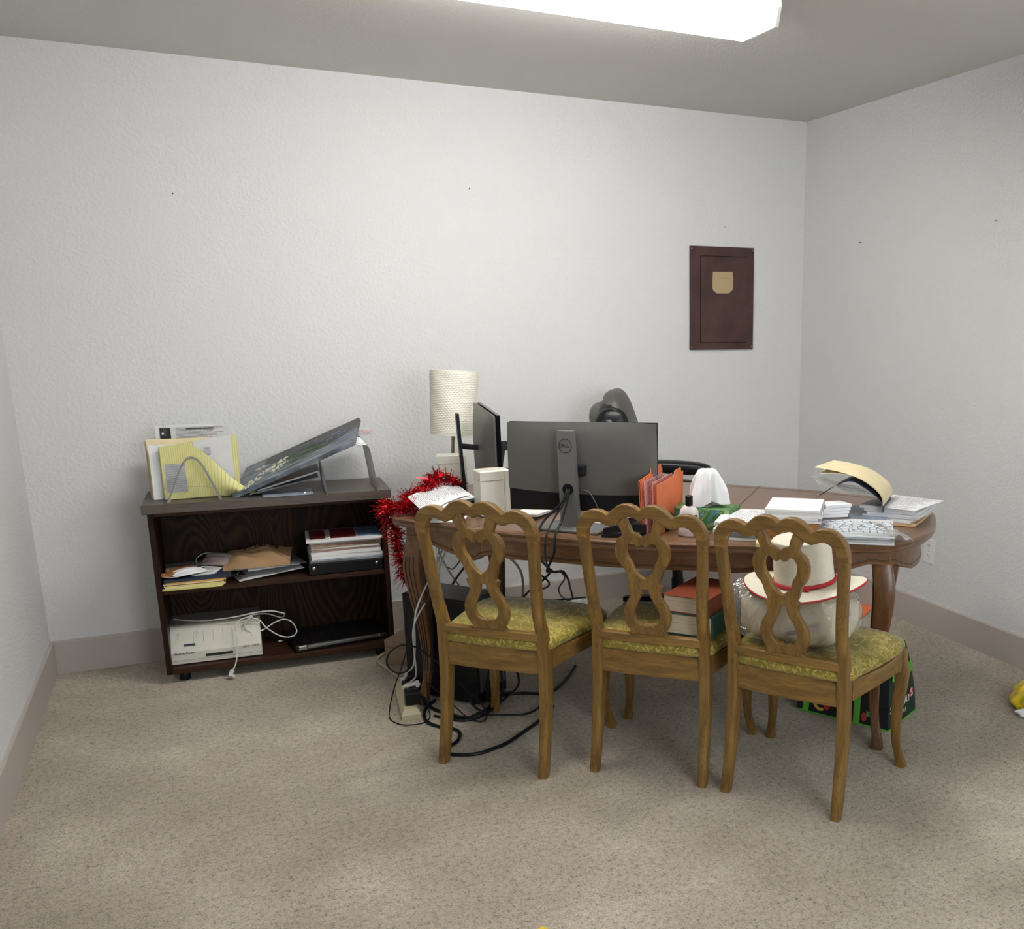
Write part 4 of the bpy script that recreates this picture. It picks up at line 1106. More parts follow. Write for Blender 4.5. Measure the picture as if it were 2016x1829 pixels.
# cream router boxes
def router(label, loc, rot, w_, d_, h_):
    t = thing('router_box', label, 'router', loc, rot, 'upright cream router boxes')
    pr = [(-w_ / 2, -d_ / 2), (w_ / 2, -d_ / 2), (w_ / 2, d_ * .2), (w_ * .32, d_ * .45), (0, d_ / 2), (-w_ / 2, d_ * .42)]
    g = G(); g.prism(pr, 0, h_, bev=.005); g.obj('case', 'cream', t, 35)
    G().box((-.014, -d_ / 2 - .0002, h_ - .036), (w_ - .03, .0012, .0016)).obj('seam_line', 'greyplastic', t)
    G().box((w_ / 2 - .024, -d_ / 2 - .0002, h_ / 2), (.001, .001, h_ - .01)).obj('seam_line', 'greyplastic', t)
    for y in (-.02, .016): G().box((-w_ / 2 - .0002, y, h_ - .034), (.0012, .003, .005)).obj('vent_hole', 'blackmatte', t)
    G().tube([(-w_ / 2 - .0003, -.006 + .007 * math.cos(a), h_ - .082 + .008 * math.sin(a)) for a in [2 * PI * k / 16 for k in range(16)]], .0006, 5, closed=True).obj('round_emblem', 'whiteprint', t)
    return t
router('cream upright router box standing in front of the grey edge-on monitor', (1.560, -1.155, TZ + E3), R(4), .114, .082, .166)
router('pinkish cream router box below the lamp, behind the tinsel', TP(-.02, .365, TZ + E3), R(-12), .115, .055, .172)

# lamp
lt = thing('table_lamp', 'table lamp with white honeycomb-textured drum shade, unlit', 'lamp', TP(-.095, .505, TZ + E3), (R(-1.0), R(4.2), 0))
G().lathe([(.0, 0), (.062, 0), (.066, .006), (.060, .014), (.020, .020), (.0, .022)], 32).obj('base', 'brass', lt, 40)
G().lathe([(.0065, .018), (.0065, .46)], 16).obj('pole', 'brass', lt, True)
m_, t_, b_ = nt('honeycomb_shade')
def shade():
    g = G(); n = 96; z0, z1, r0, r1 = .232, .490, .091, .097
    rows = 60
    def f(u, v):
        z = z0 + (z1 - z0) * v; r = r0 + (r1 - r0) * v
        if .035 < v < .965:
            row = v * 36; s = math.sin(row * PI) ** 2; ph = (int(row) % 2) * .5
            c = abs(math.sin((u * 44 + ph) * PI))
            r += .0022 * (s * c) - .0005
        a = 2 * PI * u; return (r * math.cos(a), r * math.sin(a), z)
    g.grid(f, 352, 144, 0)
    bmesh.ops.remove_doubles(g.b, verts=g.b.verts[:], dist=1e-5)
    return g.obj('lamp_shade', 'shade', lt, 60)
M['shade'] = plain('cream_textured_shade', (.74, .72, .62), .55, var=.02)
sh = shade()
G().grid(lambda u, v: ((.0885 + .006 * v) * math.cos(2 * PI * u), (.0885 + .006 * v) * math.sin(2 * PI * u), .232 + .258 * v), 64, 1, 0).obj('lining', 'shade', sh, True)
for z_, r_ in ((.490, .0958), (.232, .0900)):
    G().tube([(r_ * math.cos(a), r_ * math.sin(a), z_) for a in [2 * PI * k / 64 for k in range(64)]], .0016, 6, closed=True).obj('rim', 'shade', sh, True)
g = G()
for k in range(3):
    a = 2 * PI * k / 3; g.tube([(.006 * math.cos(a), .006 * math.sin(a), .455), (.094 * math.cos(a), .094 * math.sin(a), .478)], .0015, 6)
g.obj('spider', 'brass', lt)
G().lathe([(.012, .40), (.015, .41), (.015, .445), (.011, .45)], 16).obj('socket', 'brass', lt, True)

# telephone behind the main monitor
t = on_desk('desk_phone', 'angular black desk phone peeking out left of the big monitor', 'telephone', .210, .455, TZ + E3, R(10))
g = G(); g.ring_surface([[Vector((x, a, b2)) for a, b2 in ((-.09, 0), (.09, 0), (.09, .09), (.07, .10), (-.09, .035))] for x in (-.085, .085)]); g.obj('body', 'black', t)
g = G(); g.ring_surface([[Vector((x + dx, y_, z_)) for dx, y_ , z_ in ((-.022, y - .01, z), (.022, y - .01, z), (.022, y + .012, z + .035), (-.022, y + .012, z + .035))] for x, y, z in ((-.065, .085, .172), (-.065, .045, .176), (-.06, -.03, .115), (-.055, -.085, .045))]); g.obj('handset', 'black', t)

# printed pages resting against the tinsel
c00, c01, c11, c10 = Vector(TP(-.025, .02, .798)), Vector(TP(-.012, .345, .803)), Vector(TP(.185, .105, .80)), Vector(TP(.150, -.165, .775))
def page(label, dz, sh_, mt_):
    t = thing('printed_page', label, 'paper', c10 + Vector((0, 0, 0)), 0, 'printed pages sloping on the tinsel')
    def f(u, v):
        a = c10 + (c00 - c10) * u; b2 = c11 + (c01 - c11) * u; p = a + (b2 - a) * v + Vector((sh_[0], sh_[1], dz + .012 * math.sin(PI * v) * (1 - u * .3)))
        return p - c10
    G().grid(lambda u, v: f(1 - u, v), 8, 8, .0008, .216, .28).obj('sheet', mt_, t); return t
page('top printed page with two text columns, sloping on the red tinsel', 0, (0, 0), 'text')
page('lower white page with punched black hole, under the top printed page', -.006, (.012, -.028), 'paper')
for k, (lb, a_, b_2, r_) in enumerate([('white page lying flat behind the left chair crest', .165, -.10, 20), ('lower white page lying flat behind the left chair crest', .15, -.085, 8)]):
    t = on_desk('loose_page', lb, 'paper', a_, b_2 + .02, TZ + E3 + .0012 * (1 - k), R(r_)); G().sheet((-.07, -.05, 0), (1, 0, 0), (0, 1, 0), .15, .11, -.0008).obj('sheet', 'paper', t)
cable('thin_cable', 'short black cable curling over the flat pages behind the left chair', [TP(.12, -.14, .752), TP(.18, -.10, .765), TP(.24, -.05, .775), TP(.30, -.02, .76), TP(.33, .05, .748)], .0022, 'rubber')

t = on_desk('notepad', 'white and yellow tinted notepad left of the monitor stand', 'notepad', .445, .10, TZ + E3, R(-8))
G().box((0, 0, .004), (.105, .17, .008)).obj('backing', 'logo', t); G().box((0, .0, .012), (.102, .165, .008)).obj('page_block', 'paper', t)
G().box((-.015, .03, .0164), (.05, .07, .0006)).obj('yellow_note', 'yellowpaper', t)
t = on_desk('loose_page', 'white sheet of paper under the right edge of the monitor', 'paper', .80, .035, TZ + E3, R(12)); G().sheet((-.10, -.07, 0), (1, 0, 0), (0, 1, 0), .21, .15, -.0008).obj('sheet', 'paper', t)
t = on_desk('keyboard', 'low black keyboard lying behind the big monitor', 'keyboard', .62, .30, TZ + E3, R(0))
G().box((0, 0, .009), (.40, .13, .018), bev=.003).obj('case', 'black', t)
g = G()
for r_ in range(4):
    for c_ in range(15): g.box((-.182 + c_ * .026, -.045 + r_ * .026, .020), (.020, .020, .006))
tag(g.obj('keys', 'blackmatte', t), kind='stuff')
t = on_desk('paper_stack', 'small stack of papers and cards between router and monitor', 'paper', .375, .30, TZ + E3, R(15))
for k in range(6): G().box((RND.uniform(-.004, .004), 0, .004 + k * .008), (.12, .09, .007), rot=R(RND.uniform(-8, 8))).obj('sheet', ['offwhite', 'manila', 'yellowpaper', 'glossgrey', 'offwhite', 'brownprint'][k], t)

# stapler and hole punch
t = on_desk('stapler', 'long black stapler seen through the middle chair back', 'stapler', .875, -.190, TZ + E3, R(10))
G().box((0, 0, .005), (.15, .034, .010), bev=.002).obj('base', 'black', t)
g = G(); g.ring_surface([[Vector((x, y, z)) for y, z in ((-.014, z0), (.014, z0), (.012, z1), (-.012, z1))] for x, z0, z1 in ((-.070, .012, .026), (-.02, .017, .040), (.05, .019, .044), (.070, .012, .040))]); g.obj('arm', 'black', t)
G().box((-.010, 0, .0145), (.12, .012, .005)).obj('magazine_rail', 'steel', t)
t = on_desk('tape_dispenser', 'black tape dispenser behind the stapler, near the orange folders', 'tape dispenser', .925, -.045, TZ + E3, R(-10))
g = G(); g.ring_surface([[Vector((x, y, z)) for x, z in ((-.075, 0), (.07, 0), (.07, .05), (.045, .062), (.015, .05), (-.02, .022), (-.060, .020), (-.075, .035))] for y in (-.028, .028)]); g.obj('body', 'black', t)
G().lathe([(.016, -.012), (.032, -.012), (.032, .012), (.016, .012)], 24, mt=Matrix.Translation((.035, 0, .048)) @ Matrix.Rotation(R(90), 4, 'X')).obj('tape_roll', 'redprint', t, True)

# orange folders standing fanned open
ft = []
def fold_panel(name, label, off, lean, mt_, wdt, hgt, tab0, tab1, tilt, grp=None):
    t = thing(name, label, 'folder', (2.013 - .010, -1.661, TZ + .0008), (0, 0, R(46.7)), grp)
    pts = [(-wdt / 2, 0), (wdt / 2, 0), (wdt / 2 + .004, hgt), (tab1, hgt + .0), (tab1 - .005, hgt + .016), (tab0 + .005, hgt + .012 + .0), (tab0, hgt - .004), (-wdt / 2 - .012, hgt - .012)]
    m4 = Matrix.Translation((0, off, 0)) @ Matrix.Rotation(tilt, 4, 'Z') @ Matrix.Rotation(R(90) + lean, 4, 'X')
    G().prism(pts, -.0008, .0008, mt=m4).obj('card_panel', mt_, t); return t
fold_panel('file_folder', 'front orange file folder standing upright, right of monitor', -.030, R(1), 'orange', .235, .182, .03, .10, R(-3), 'orange folders standing on the desk')
fold_panel('file_folder', 'rear orange file folder fanned leftward behind the pink pages', .034, R(-1.5), 'orange', .228, .192, .0, .06, R(1), 'orange folders standing on the desk')
fold_panel('file_folder', 'innermost orange file folder between the pink pages and rear one', .029, R(-1.5), 'orange', .228, .190, .055, .108, R(1), 'orange folders standing on the desk')
M['pinktext'] = printed('pink_printed_page', (.80, .42, .37), (.30, .10, .10), u0=.012, u1=.2)
for k, (lb, off, ti, le) in enumerate([('pink printed page standing in the fanned orange folders, left one', .022, 1, -1.5), ('pink printed page standing in the fanned orange folders, middle one', .016, .5, -1.2), ('pale pink sheet just behind the front orange folder', -.012, 0, -1)]):
    t = thing('pink_page', lb, 'paper', (2.013 - .014, -1.661, TZ + .0008), (0, 0, R(46.7)), 'pink pages in the orange folders')
    m4 = Matrix.Translation((0, off, 0)) @ Matrix.Rotation(R(ti), 4, 'Z') @ Matrix.Rotation(R(90 + le), 4, 'X')
    G().grid(lambda u, v: m4 @ Vector((-.112 + .218 * u, .176 * v, 0)), 1, 1, .0008, .218, .176).obj('sheet', 'pinktext', t)

# tissue box and its tissue, lotion bottle
t = thing('tissue_box', 'green patterned tissue box behind the lotion bottle', 'tissue box', (2.150, -1.685, TZ + E3), R(-48.5))
G().box((0, 0, .0355), (.23, .115, .071), bev=.0015).obj('carton', 'bag_green', t)
m_, t_, b_ = nt('leafy_green_print'); f_ = noise(t_, coords(t_), 22, 2, .5, 1.2)
link(t_, ramp(t_, f_, [(.40, (.05, .17, .035)), (.47, (.30, .42, .16)), (.53, (.06, .20, .05)), (.60, (.10, .25, .28)), (.68, (.55, .50, .12))], 'CONSTANT'), b_.inputs['Base Color'])
for p in t.children: p.data.materials[0] = m_
G().lathe([(.001, 0), (.028, .0), (.030, .0008)], 24, (0, 0, .0708)).obj('opening', 'paper', t)
tt = thing('tissue', 'large crumpled white tissue rising from the green box', 'tissue', TP(1.085, .04, TZ + .0735), R(-48.5))
def tis(u, v):
    a = 2 * PI * u; r = .008 + .058 * v ** .75 * (1 + .24 * math.sin(3 * a + 1) * v + .17 * math.sin(7 * a + 3 * v) * v + .12 * math.sin(12 * a + 2) * v) * (1 + .06 * math.sin(9 * v + 4 * a))
    z = .128 * (1 - v ** 2.4) - .0 + .006 * math.sin(5 * a) * v
    return (r * math.cos(a) * 1.0 + .01, r * math.sin(a) * .62, z - .0 + .016 * math.sin(a + 2) * v)
def tis2(u, v):
    p = Vector(tis(u, 1 - v)); return p
g = G(); g.grid(tis, 72, 20, 0); bmesh.ops.remove_doubles(g.b, verts=g.b.verts[:], dist=1e-5); g.obj('crumpled_sheet', 'paper', tt, True)
t = on_desk('lotion_bottle', 'white lotion bottle with black cap in front of the tissue box', 'bottle', 1.075, -.122, TZ + E3, R(0))
M['lotion'] = plain('pinkish_white_plastic', (.76, .68, .66), .3, var=.05)
def oval(r, k=.62, n=28): return [(r * math.cos(2 * PI * i / n), r * k * math.sin(2 * PI * i / n)) for i in range(n)]
g = G(); g.ring_surface([[Vector((x, y, z)) for x, y in oval(r)] for z, r in ((0, .032), (.004, .037), (.03, .036), (.065, .033), (.085, .030), (.096, .022), (.102, .013))]); g.obj('body', 'lotion', t, 50)
G().lathe([(.011, .100), (.0125, .102), (.0125, .132), (.010, .134)], 24).obj('cap', 'black', t, 40)
g = G(); g.ring_surface([[Vector((x * 1.01, y * 1.02 - .0, z)) for x, y in oval(r)[15:27]] for z, r in ((.03, .0362), (.05, .0346), (.072, .0328))], closed=False, cap=False); g.obj('dark_label', 'navy', t, True)

# ------- paper piles on the right half of the desk
rp = random.Random(21)
def pile(label_fmt, n_, a0, b0, z0, w_, d_, th_, rot, names, mats, grp, jit=.012, jr=5):
    z_ = z0
    for k in range(n_):
        nm, ct = names[k % len(names)]; th = th_ * rp.uniform(.8, 1.25)
        t = on_desk(nm, label_fmt[k], ct, a0 + rp.uniform(-jit, jit), b0 + rp.uniform(-jit, jit), z_ + E3, R(rot + rp.uniform(-jr, jr)), grp)
        G().box((0, 0, th / 2), (w_ * rp.uniform(.94, 1.0), d_ * rp.uniform(.94, 1.0), th), bev=.0006).obj('cover', mats[k % len(mats)], t); z_ += th + .0006
    return z_
ordn = ['lowest', 'second lowest', 'third lowest', 'fourth lowest', 'fifth lowest', 'sixth lowest']
mg = [('magazine', 'magazine')]
zA = pile([f'{o} magazine in the pile between lotion bottle and brown box' for o in ordn[:5]], 5, 1.245, -.04, TZ, .155, .25, .010, 3, mg, ['paper', 'glossgrey', 'offwhite', 'bluegrey', 'offwhite'], 'magazines behind the middle chair post')
t = on_desk('sketch_sheet', 'sheet with line drawing topping the pile beside the lotion bottle', 'paper', 1.243, -.05, zA + E3, R(5)); G().sheet((-.07, -.11, 0), (1, 0, 0), (0, 1, 0), .14, .22, -.0008).obj('sheet', 'text', t)
t = on_desk('yellow_note_pad', 'small yellow note pad at the desk edge left of the hat', 'notepad', 1.352, -.205, TZ + E3, R(6)); G().box((0, 0, .006), (.075, .055, .012)).obj('page_block', 'yellowpaper', t)
t = on_desk('storage_box', 'brown wood-look box carrying white paper piles', 'box', 1.415, -.045, TZ + E3, R(2))
M['boxwood'] = wood('orange_wood_panel', (.40, .17, .05), (.26, .10, .03), 'x', .4)
g = G(); w_, d_, h_ = .165, .21, .062
for (c, s) in (((0, -d_ / 2 + .004, h_ / 2), (w_, .008, h_)), ((0, d_ / 2 - .004, h_ / 2), (w_, .008, h_)), ((-w_ / 2 + .004, 0, h_ / 2), (.008, d_ - .016, h_)), ((w_ / 2 - .004, 0, h_ / 2), (.008, d_ - .016, h_)), ((0, 0, .003), (w_ - .016, d_ - .016, .006)), ((0, 0, h_ - .003), (w_ - .016, d_ - .016, .006))): g.box(c, s)
g.obj('body', 'boxwood', t)
pile([f'{o} white booklet on the brown box' for o in ordn[:5]], 5, 1.415, -.04, TZ + .063, .175, .22, .0085, 3, [('booklet', 'booklet')], ['offwhite', 'paper', 'paper', 'offwhite', 'paper'], 'white booklets on the brown box', .006, 3)
zF = pile([f'{o} newspaper in the front pile by the desk corner' for o in ordn[:6]], 6, 1.60, -.025, TZ, .265, .235, .0058, 2, [('newspaper', 'newspaper')], ['glossgrey', 'offwhite', 'text2', 'glossgrey', 'paper', 'offwhite'], 'newspapers at the front desk corner', .012, 3)
M['sketch'] = nt('line_drawn_print')[0]
t_ = M['sketch'].node_tree; b_ = t_.nodes['Principled BSDF']; vo = t_.nodes.new('ShaderNodeTexVoronoi'); vo.feature = 'DISTANCE_TO_EDGE'; vo.inputs['Scale'].default_value = 34; link(t_, coords(t_, scale=(1, .8, 0.01)), vo.inputs['Vector'])
link(t_, ramp(t_, vo.outputs['Distance'], [(.03, (.03, .035, .04)), (.06, (.66, .70, .74))]), b_.inputs['Base Color']); b_.inputs['Roughness'].default_value = .35
for k, (lb, a_, b2, r_) in enumerate([('left line-drawn leaflet on top of the newspaper pile', 1.545, -.04, 4), ('right line-drawn leaflet on top of the newspaper pile', 1.665, -.035, -4)]):
    t = on_desk('leaflet', lb, 'leaflet', a_, b2, zF + E3, R(r_), 'line-drawn leaflets on the newspapers'); G().box((0, 0, .0015), (.112, .17, .003)).obj('cover', 'sketch', t)
t = on_desk('plastic_sleeve', 'crinkled clear plastic sleeve hanging over the desk corner', 'plastic sleeve', 1.735, -.06, TZ + .004, R(20))
g = G().grid(lambda u, v: (.10 * (u - .5) + .006 * math.sin(11 * v), .15 * (v - .5), .040 + .006 * math.sin(17 * u + 5 * v) - .036 * u ** 2), 14, 14, .0008, .1, .15); g.obj('film', 'plastic_clear', t, 60)
zR = pile([f'{o} white document in the pile at the far right desk end' for o in ordn[:6]], 6, 1.735, .33, TZ, .20, .24, .0085, -16, [('document', 'document')], ['manila_dk', 'offwhite', 'paper', 'text', 'paper', 'text'], 'documents piled at the right desk end', .012, 6)
t = on_desk('printed_page', 'dense typed page topping the pile at right desk end', 'paper', 1.75, .32, zR + .001, R(-24)); G().sheet((-.1, -.12, 0), (1, 0, 0), (0, 1, 0), .2, .25, -.0008).obj('sheet', 'text', t)
t = on_desk('document', 'slanted blue-edged document leaning on the manila folder foot', 'document', 1.62, .31, TZ + E3, R(10)); G().box((0, 0, .012), (.13, .22, .024), bev=.001).obj('cover', 'bluegrey', t)
# curling manila folders
def curlf(label, dz, tab, cut, mt_, nm='file_folder', w_=.20, off=0):
    t = on_desk(nm, label, 'folder', 1.665, .30 + off, TZ + .064 + dz, R(-6), 'folders curling over the right desk end')
    P = spl2([(.03, 0), (.030, .024), (.012, .052), (-.035, .085), (-.085, .104), (-.15, .117 - .003 * tab), (-.20, .122 - .006 * tab)], 5)
    def f(u, v):
        k = u * (len(P) - 1); i = min(int(k), len(P) - 2); s = k - i
        x = P[i][0] * (1 - s) + P[i + 1][0] * s; z = P[i][1] * (1 - s) + P[i + 1][1] * s
        return (x + cut * (v - .5) * u * .05, w_ * (v - .5), z)
    G().grid(f, 30, 6, .0010, .3, w_).obj('card_sheet', mt_, t, 60); return t
curlf('cream manila folder arching above the papers, the upper one', .004, 0, .6, 'manila')
curlf('cream manila folder arching just beneath the upper one', .000, 3, -.3, 'manila')
t = curlf('navy-edged clear sleeve drooping under the manila folders', -.020, 14, .2, 'navy', 'clear_sleeve', .19, -.01)
t = on_desk('bulldog_clip_stack', 'white paper wad with black clip, left of the manila folder', 'paper', 1.515, .10, zF + .008, R(25))
for k in range(4): G().box((.003 * k, 0, .005 + k * .0105), (.10, .075, .0095), rot=R(4 * k)).obj('sheet', 'paper', t)
g = G(); g.ring_surface([[Vector((x, y, z)) for x, z in ((-.062, .008), (-.048, .004), (-.048, .044), (-.062, .036))] for y in (-.03, .0)]); g.obj('black_clip', 'black', t)
t = on_desk('plastic_sleeve', 'large clear plastic sleeve fanning leftward under manila folders', 'plastic sleeve', 1.545, .235, zF + .004, R(14))
g = G().grid(lambda u, v: (-.10 + .20 * u, .20 * (v - .5), .060 + .045 * (1 - u) ** .6 * math.sin(PI * (1 - u) * .55) + .004 * math.sin(9 * u)), 14, 8, .0008, .2, .2); g.obj('film', 'plastic_clear', t, 60)

# red tinsel garland with hearts
tin = thing('tinsel_garland', 'red metallic tinsel garland with foil hearts spilling off the left desk end', 'garland', TP(-.05, .3, 0))
o_ = Vector(TP(-.05, .3, 0))
TPATH = [TP(.05, .30, .80), TP(.02, .25, .835), TP(-.02, .23, .85), TP(-.01, .17, .83), TP(.0, .10, .80), TP(-.03, .13, .795), TP(-.05, .20, .79), TP(-.07, .13, .785), TP(-.03, .03, .78), TP(.01, -.03, .768), TP(-.05, -.03, .768), TP(-.09, .0, .768), TP(-.115, .03, .76), TP(-.150, .06, .735),
         (1.250, -.915, .66), (1.262, -.885, .57), (1.280, -.86, .50), (1.288, -.845, .455)]
sp_ = [v - o_ for v in smooth_path(TPATH, 14)]
G().tube(sp_, .004, 6).obj('core', 'tinseldark', tin, True)
rt_ = random.Random(9); g = G()
Ls = []
for i in range(len(sp_) - 1):
    seg = sp_[i + 1] - sp_[i]
    for k in range(int(seg.length * 1900) + 2):
        p = sp_[i] + seg * rt_.random()
        d = Vector((rt_.gauss(0, 1), rt_.gauss(0, 1), rt_.gauss(0, 1))).normalized()
        ax = seg.normalized(); d = (d - ax * d.dot(ax) * .6).normalized()
        L = rt_.uniform(.022, .046); sd = d.cross(Vector((rt_.gauss(0, 1), rt_.gauss(0, 1), rt_.gauss(0, 1)))).normalized(); w_ = .0017
        bend = Vector((rt_.gauss(0, .25), rt_.gauss(0, .25), rt_.gauss(0, .25) - .25)) * L
        q0, q1_, q2 = p, p + d * L * .55 + bend * .2, p + d * L + bend
        if q2.z < TZ + .002 and (p.z > TZ + .01): q2.z = TZ + .004
        if q1_.z < TZ + .002 and (p.z > TZ + .01): q1_.z = TZ + .004
        if (q2 + o_).x < .42 + .905 and (q2 + o_).y > -.45 and q2.z < .75: q2.x = 1.33 - o_.x if False else q2.x
        vs = [g.b.verts.new(x) for x in (q0 - sd * w_, q0 + sd * w_, q1_ + sd * w_, q1_ - sd * w_)]; g.b.faces.new(vs)
        v2 = [g.b.verts.new(x) for x in (q2 + sd * w_ * .6, q2 - sd * w_ * .6)]; g.b.faces.new((vs[3], vs[2], v2[0], v2[1]))
me = g.mesh('fringe', M['tinsel']); tag(mobj('fringe', me, tin), kind='stuff')
hp = []
for i in range(20):
    a = 2 * PI * i / 20; hp.append((.0105 / 16 * 16 * math.sin(a) ** 3, .0105 / 16 * (13 * math.cos(a) - 5 * math.cos(2 * a) - 2 * math.cos(3 * a) - math.cos(4 * a))))
for k in range(15):
    p = sp_[int((k + .5) / 15 * (len(sp_) - 1))] + Vector((rt_.uniform(-.016, .004), rt_.uniform(-.030, -.020), rt_.uniform(-.006, .02)))
    if p.z < TZ + .02 and k < 9: p.z = TZ + .024
    m4 = Matrix.Translation(p) @ Matrix.Rotation(rt_.uniform(-.6, .6), 4, 'Z') @ Matrix.Rotation(R(90) + rt_.uniform(-.4, .4), 4, 'X') @ Matrix.Rotation(rt_.uniform(-.5, .5), 4, 'Z')
    G().prism(hp, -.0004, .0004, mt=m4).obj('foil_heart', 'tinsel', tin)
# ------------------------------------------------------------------ office chair behind the desk
oc = thing('office_chair', 'black leather executive office chair with grey worn headrest behind the desk', 'chair', (2.65, -.455, 0), R(-30))
for k in range(5):
    a = R(20 + 72 * k); c, s = math.cos(a), math.sin(a)
    g = G(); g.ring_surface([[Vector((c * r - s * y, s * r + c * y, z)) for y, z in ((-w_, z0), (w_, z0), (w_, z1), (-w_, z1))] for r, w_, z0, z1 in ((.02, .026, .07, .115), (.15, .022, .062, .10), (.285, .016, .058, .082))]); lg = g.obj('base_arm', 'black', oc)
    G().lathe([(.022, -.012), (.026, -.010), (.026, .010), (.022, .012)], 18, mt=Matrix.Translation((c * .272, s * .272, .0265)) @ Matrix.Rotation(a, 4, 'Z') @ Matrix.Rotation(R(90), 4, 'X')).obj('caster', 'blackmatte', lg)
    G().tube([(c * .272, s * .272, .03), (c * .272, s * .272, .062)], .008, 8).obj('caster_stem', 'steel', lg)
G().lathe([(.030, .07), (.030, .20), (.026, .21), (.026, .36), (.018, .37), (.018, .43)], 20).obj('gas_column', 'black', oc, 40)
G().box((.0, 0, .445), (.30, .24, .03), bev=.006).obj('mechanism', 'black', oc)
def cushion(c, size, mt_, nm, par, rot=None, p=3.2):
    def f(u, v):
        th = 2 * PI * u; ph = PI * (v - .5)
        sg = lambda a, e: math.copysign(abs(a) ** e, a)
        x = sg(math.cos(ph), 2 / p) * sg(math.cos(th), 2 / p); y = sg(math.cos(ph), 2 / p) * sg(math.sin(th), 2 / p); z = sg(math.sin(ph), 2 / p)
        q = Vector((x * size[0] / 2, y * size[1] / 2, z * size[2] / 2))
        if rot: q = rot @ q
        return q + Vector(c)
    g = G(); g.grid(f, 48, 24, 0); bmesh.ops.remove_doubles(g.b, verts=g.b.verts[:], dist=1e-5)
    return g.obj(nm, mt_, par, True)
cushion((.02, 0, .515), (.50, .52, .11), 'leather', 'seat', oc)
rb = Matrix.Rotation(R(-9), 3, 'Y')
cushion((-.272, 0, .80), (.13, .50, .56), 'leather', 'backrest', oc, rb)
cushion((-.325, 0, .955), (.15, .36, .22), 'leather_grey', 'headrest_back', oc, Matrix.Rotation(R(-16), 3, 'Y'), 2.8)
hr = cushion((-.262, .01, .975), (.115, .37, .29), 'leather_grey', 'headrest_pillow', oc, Matrix.Rotation(R(-19), 3, 'Y'), 3.0)
cushion((-.285, -.180, .935), (.165, .09, .22), 'leather', 'side_gusset', oc, Matrix.Rotation(R(4), 3, 'Y'), 2.5)
G().tube([(-.285 + .072 * math.cos(a), -.206, .935 + .104 * math.sin(a)) for a in [2 * PI * k / 32 for k in range(32)]], .0022, 6, closed=True).obj('piping', 'leather', oc, True)
for s_ in (-1, 1):
    cushion((-.02, s_ * .285, .705), (.35, .09, .07), 'leather', 'arm_pad', oc, Matrix.Rotation(R(3), 3, 'Y'), 2.8)
    arm = G().tube([(-.14, s_ * .285, .68), (-.17, s_ * .285, .64), (-.14, s_ * .275, .54), (-.04, s_ * .262, .475), (.08, s_ * .262, .475), (.15, s_ * .275, .55), (.165, s_ * .285, .64), (.13, s_ * .285, .675)], .0165, 10, sub=6).obj('arm_loop', 'greyplastic', oc, True)

# ------------------------------------------------------------------ wall fittings
pan = thing('electrical_panel', 'dark maroon breaker panel door on the back wall', 'electrical panel', (3.13, -.0005, 1.54))
G().box((0, -.006, 0), (.374, .012, .517), bev=.0015).obj('frame', 'maroon', pan)
G().box((.0085, -.0145, -.006), (.268, .006, .432), bev=.0015).obj('door', 'maroon', pan)
g = G()
for (c, s) in (((-.1275, -.0125, -.006), (.0035, .001, .438)), ((.0085, -.0125, .212), (.274, .001, .003)), ((.0085, -.0125, -.224), (.274, .001, .003))): g.box(c, s)
g.obj('door_gap', 'blackmatte', pan)
G().box((-.112, -.0185, -.012), (.013, .004, .022), bev=.001).obj('latch', 'maroon', pan)
lab = [(-.063, -.056), (-.042, -.056), (.033, -.056), (.055, -.034), (.058, .0), (.054, .052), (.05, .054), (-.062, .052), (-.064, .0), (-.064, -.034), (-.042, -.056)][1:]
G().prism([(x + .002, z + .082) for x, z in lab], .0178, .0186, mt=Matrix.Rotation(R(90), 4, 'X')).obj('paper_label', 'tan_label', pan)
G().box((.010, -.0188, .102), (.075, .0004, .0018)).obj('label_line', 'brownprint', pan)
for x in (-.178, .178):
    for z in (-.245, .245): G().lathe([(.004, 0), (.0035, .0015)], 10, mt=Matrix.Translation((x, -.012, z)) @ Matrix.Rotation(R(90), 4, 'X')).obj('screw', 'steel', pan)
def nail(label, p, d):
    t = thing('wall_nail', label, 'nail', p, 0, 'small nails left in the walls')
    d = Vector(d); g = G(); g.tube([-d * .0, d * .012], .0011, 6); g.tube([d * .012, d * .0135], .003, 10); g.obj('nail_shaft', 'blackmatte', t)
nail('small dark nail in the back wall above the bookcase, leftmost', (.636, 0, 1.922), (0, -1, 0))
nail('small dark nail high in the back wall above the lamp', (1.83, 0, 2.007), (0, -1, 0))
nail('small dark nail in the back wall directly above the maroon panel', (3.142, 0, 1.897), (0, -1, 0))
nail('small dark nail in the right wall nearer the room corner', (3.63, -.522, 1.805), (-1, 0, 0))
nail('small dark nail in the right wall nearest the right picture edge', (3.63, -1.442, 1.829), (-1, 0, 0))
def outlet(name, label, loc, rz):
    t = thing(name, label, 'outlet', loc, rz, 'white duplex wall outlets')
    G().box((0, -.003, 0), (.072, .005, .116), bev=.0018).obj('cover_plate', 'white', t)
    for z in (-.024, .024):
        G().lathe([(.0165, 0), (.0165, .0015)], 24, mt=Matrix.Translation((0, -.0056, z)) @ Matrix.Rotation(R(90), 4, 'X')).obj('socket_face', 'white', t)
        for x in (-.006, .006): G().box((x, -.0074, z + .004), (.002, .001, .008)).obj('slot', 'blackmatte', t)
        G().lathe([(.0022, 0), (.0022, .0006)], 10, mt=Matrix.Translation((0, -.0071, z - .007)) @ Matrix.Rotation(R(90), 4, 'X')).obj('slot', 'blackmatte', t)
    G().lathe([(.003, 0), (.003, .001)], 10, mt=Matrix.Translation((0, -.0055, 0)) @ Matrix.Rotation(R(90), 4, 'X')).obj('screw', 'steel', t)
    return t
